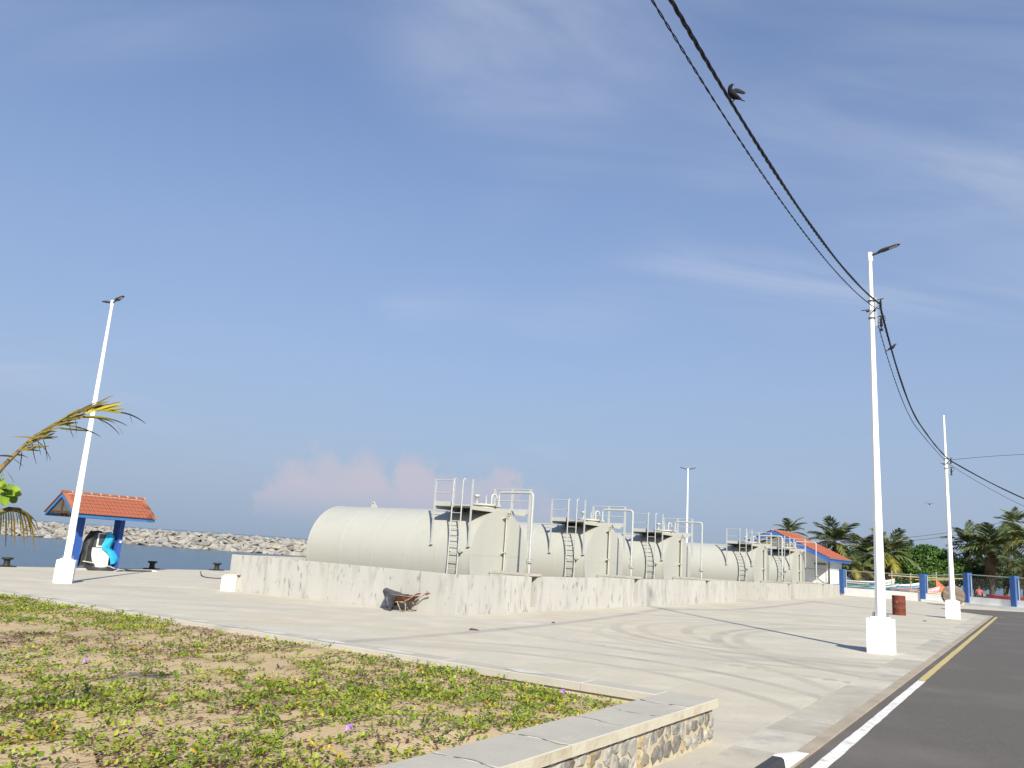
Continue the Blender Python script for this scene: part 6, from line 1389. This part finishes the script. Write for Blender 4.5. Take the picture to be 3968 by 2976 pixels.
def bez(p, c_, e, n=6): return [((1-t)**2*p[0]+2*t*(1-t)*c_[0]+t*t*e[0], (1-t)**2*p[1]+2*t*(1-t)*c_[1]+t*t*e[1]) for t in np.linspace(0, 1, n)]
for i in range(46):                                        # close-packed upper leaflets along the rachis
    t = i/45; x0_ = 70+t*290+random.uniform(-6, 6); y0_ = float(np.interp(x0_, [12, 75, 135, 215, 300, 360, 400], [1806, 1745, 1690, 1640, 1600, 1583, 1578]))+random.uniform(-3, 8); L_ = random.uniform(60, 125); an = R(random.uniform(14, 40)); strip_px(bez((x0_, y0_), (x0_+L_*.5*math.cos(an), y0_-L_*.5*math.sin(an)), (x0_+L_*math.cos(an*.8), y0_-L_*math.sin(an*.8)+random.uniform(0, 8))), .0125, random.choice((GY_, OL, (.15, .13, .03), (.12, .085, .03))), random.choice((OL, BRN)), random.uniform(-.1, .15))
for i in range(9):                                         # bright yellow end fan
    x0_, y0_ = 330+i*3, 1602-i*2; ex, ey = 478+random.uniform(-20, 4), 1560+i*5.0+random.uniform(-3, 3); strip_px(bez((x0_, y0_), ((x0_+ex)/2, (y0_+ey)/2-4), (ex, ey)), .0075, (.42, .36, .03), (.36, .30, .03), random.uniform(-.08, .1))
for s_, c_, e, col, tp in (((350, 1598), (420, 1565), (466, 1558), OL, TIPB), ((468, 1598), (520, 1605), (566, 1642), BRN, TIPB), ((500, 1600), (510, 1625), (513, 1643), TIPB, TIPB), ((330, 1612), (440, 1615), (492, 1650), GY_, TIPB), ((300, 1617), (400, 1612), (445, 1640), (.30, .20, .03), BRN), ((380, 1622), (430, 1640), (464, 1685), BRN, TIPB), ((448, 1640), (465, 1660), (478, 1686), TIPB, TIPB), ((250, 1645), (340, 1660), (390, 1692), GY_, BRN), ((235, 1660), (300, 1665), (348, 1672), OL, BRN), ((240, 1655), (280, 1680), (302, 1694), GY_, OL), ((268, 1628), (268, 1660), (286, 1700), TIPB, TIPB), ((385, 1625), (405, 1640), (412, 1660), TIPB, TIPB), ((150, 1697), (90, 1690), (40, 1692), (.30, .22, .04), (.35, .33, .30)), ((155, 1700), (200, 1690), (231, 1714), GY_, (.25, .28, .03)), ((125, 1720), (128, 1760), (142, 1800), BRN, TIPB), ((145, 1705), (152, 1730), (158, 1763), TIPB, TIPB), ((145, 1708), (185, 1745), (197, 1785), BRN, TIPB), ((168, 1703), (180, 1740), (183, 1786), TIPB, TIPB), ((98, 1742), (130, 1742), (157, 1748), BRN, TIPB), ((85, 1750), (82, 1790), (75, 1822), TIPB, TIPB), ((50, 1770), (20, 1762), (-20, 1768), BRN, TIPB), ((60, 1762), (90, 1760), (112, 1776), OL, BRN), ((5, 1812), (35, 1825), (55, 1872), GY_, BRN), ((0, 1815), (10, 1830), (16, 1845), TIPB, TIPB), ((55, 1780), (80, 1795), (95, 1812), BRN, BRN), ((98, 1742), (92, 1722), (104, 1712), OL, OL), ((20, 1806), (30, 1775), (50, 1762), OL, OL), ((290, 1620), (297, 1655), (296, 1680), (.3, .28, .25), TIPB)):
    strip_px(bez(s_, c_, e, 7), .0075, col, tp, random.uniform(-.12, .2))
frond_strips('palm_frond', 'tattered yellow palm frond arching in from the left edge', rach, [.018]+[.016]*4+[.012, .010, .008, .006, .005, .004], strips, tuple(rach[0]))
rp2 = [(-150, 2200), (-60, 2020), (0, 1985), (35, 1973), (70, 1976), (105, 1992), (125, 2010)]; strips = []
rach2 = [Q(x, y, -.3+.04*i) for i, (x, y) in enumerate(rp2)]; rach2[0] = Vector((-3.75, 4.8, .35))
for i in range(14):
    t = i/13; x0_ = -5+t*118; y0_ = 1984-14*math.sin(t*2.6)+t*16; L_ = random.uniform(55, 125) if i % 3 else 140; dx = -6+18*t+(t**2)*22; strip_px(bez((x0_, y0_), (x0_+dx*.8+4, y0_+L_*.4), (x0_+dx, y0_+L_)), .0105, random.choice(((.10, .13, .03), (.17, .17, .03), (.33, .20, .03), OL)), random.choice((OL, BRN, (.30, .17, .03))), -.3+random.uniform(-.05, .1))
for i in range(6): t = i/5; strip_px(bez((30+t*60, 1974+t*6), (90+t*20, 1985), (126+t*24, 2015+t*60)), .007, OL, TIPB, -.25+random.uniform(-.05, .1))
frond_strips('palm_frond', 'drooping dry palm frond at the left edge below the leafy shrub', rach2, [.016]*5+[.010, .006], strips, tuple(rach2[0]))
# leafy shrub
SHL = leafmat('shrub_leaf', .35, .35); sh_loc = Vector((-3.55, 5.0, .33)); shp = empty('leafy_shrub', sh_loc); tag(shp, 'bright green rosette of rounded leaves at the left edge', 'shrub')
cpt = Q(22, 1910, -.2)
m_ = MB(); m_.tube([Vector((0, 0, 0)), (cpt-sh_loc)*.5+Vector((-.25, .1, .0)), cpt-sh_loc], [.014, .012, .008], 8); m_.build('stem', M('shrub_stem', (.16, .13, .08), .8), shp)
def obleaf(root, tip, wd, col, tiltv):
    V_, C_, F_ = [], [], []; d = tip-root; sd = d.cross(tiltv).normalized(); up = sd.cross(d).normalized()
    for i in range(7):
        q = i/6; w_ = wd*(math.sin(math.pi*min(1, q**1.5*.94+.03)))**.8; p = root+d*q+up*(.10*math.sin(q*math.pi))*d.length
        V_ += [tuple(p-sd*w_-up*w_*-.25), tuple(p), tuple(p+sd*w_+up*w_*.25)]; C_ += [np.array(col)*1.0, np.array(col)*1.25, np.array(col)*1.0]
    for i in range(6):
        for j in range(2): F_.append((i*3+j, i*3+j+1, i*3+4+j, i*3+3+j))
    link('leaf', mesh_np('leaf', np.array(V_), F_, np.array(C_), SHL, True), shp)
random.seed(4)
for ex, ey, dd in ((-38, -12, 0), (-22, -34, .05), (4, -28, -.05), (26, -26, .02), (50, -10, 0), (54, 8, .05), (30, 12, -.1), (14, 30, .12), (-6, 44, -.08), (2, 48, -.12), (-30, 10, -.05), (36, 34, .06), (-14, -18, -.14), (12, -16, -.16)):
    a_, b_ = Q(22+ex*.08, 1908+ey*.08, -.2), Q(22+ex*1.15, 1908+ey*1.15, -.2+dd); obleaf(a_-sh_loc, b_-sh_loc, .026, random.choice(((.17, .27, .03), (.22, .32, .035), (.12, .20, .025))), Vector((.2, -1, .5)))
c2 = Q(4, 1862, -.1)
for ex, ey in ((10, -20), (-20, -10), (16, 6)): obleaf(c2-sh_loc, Q(4+ex, 1862+ey, -.15)-sh_loc, .018, (.2, .3, .03), Vector((.2, -1, .5)))
bpy.context.view_layer.update()
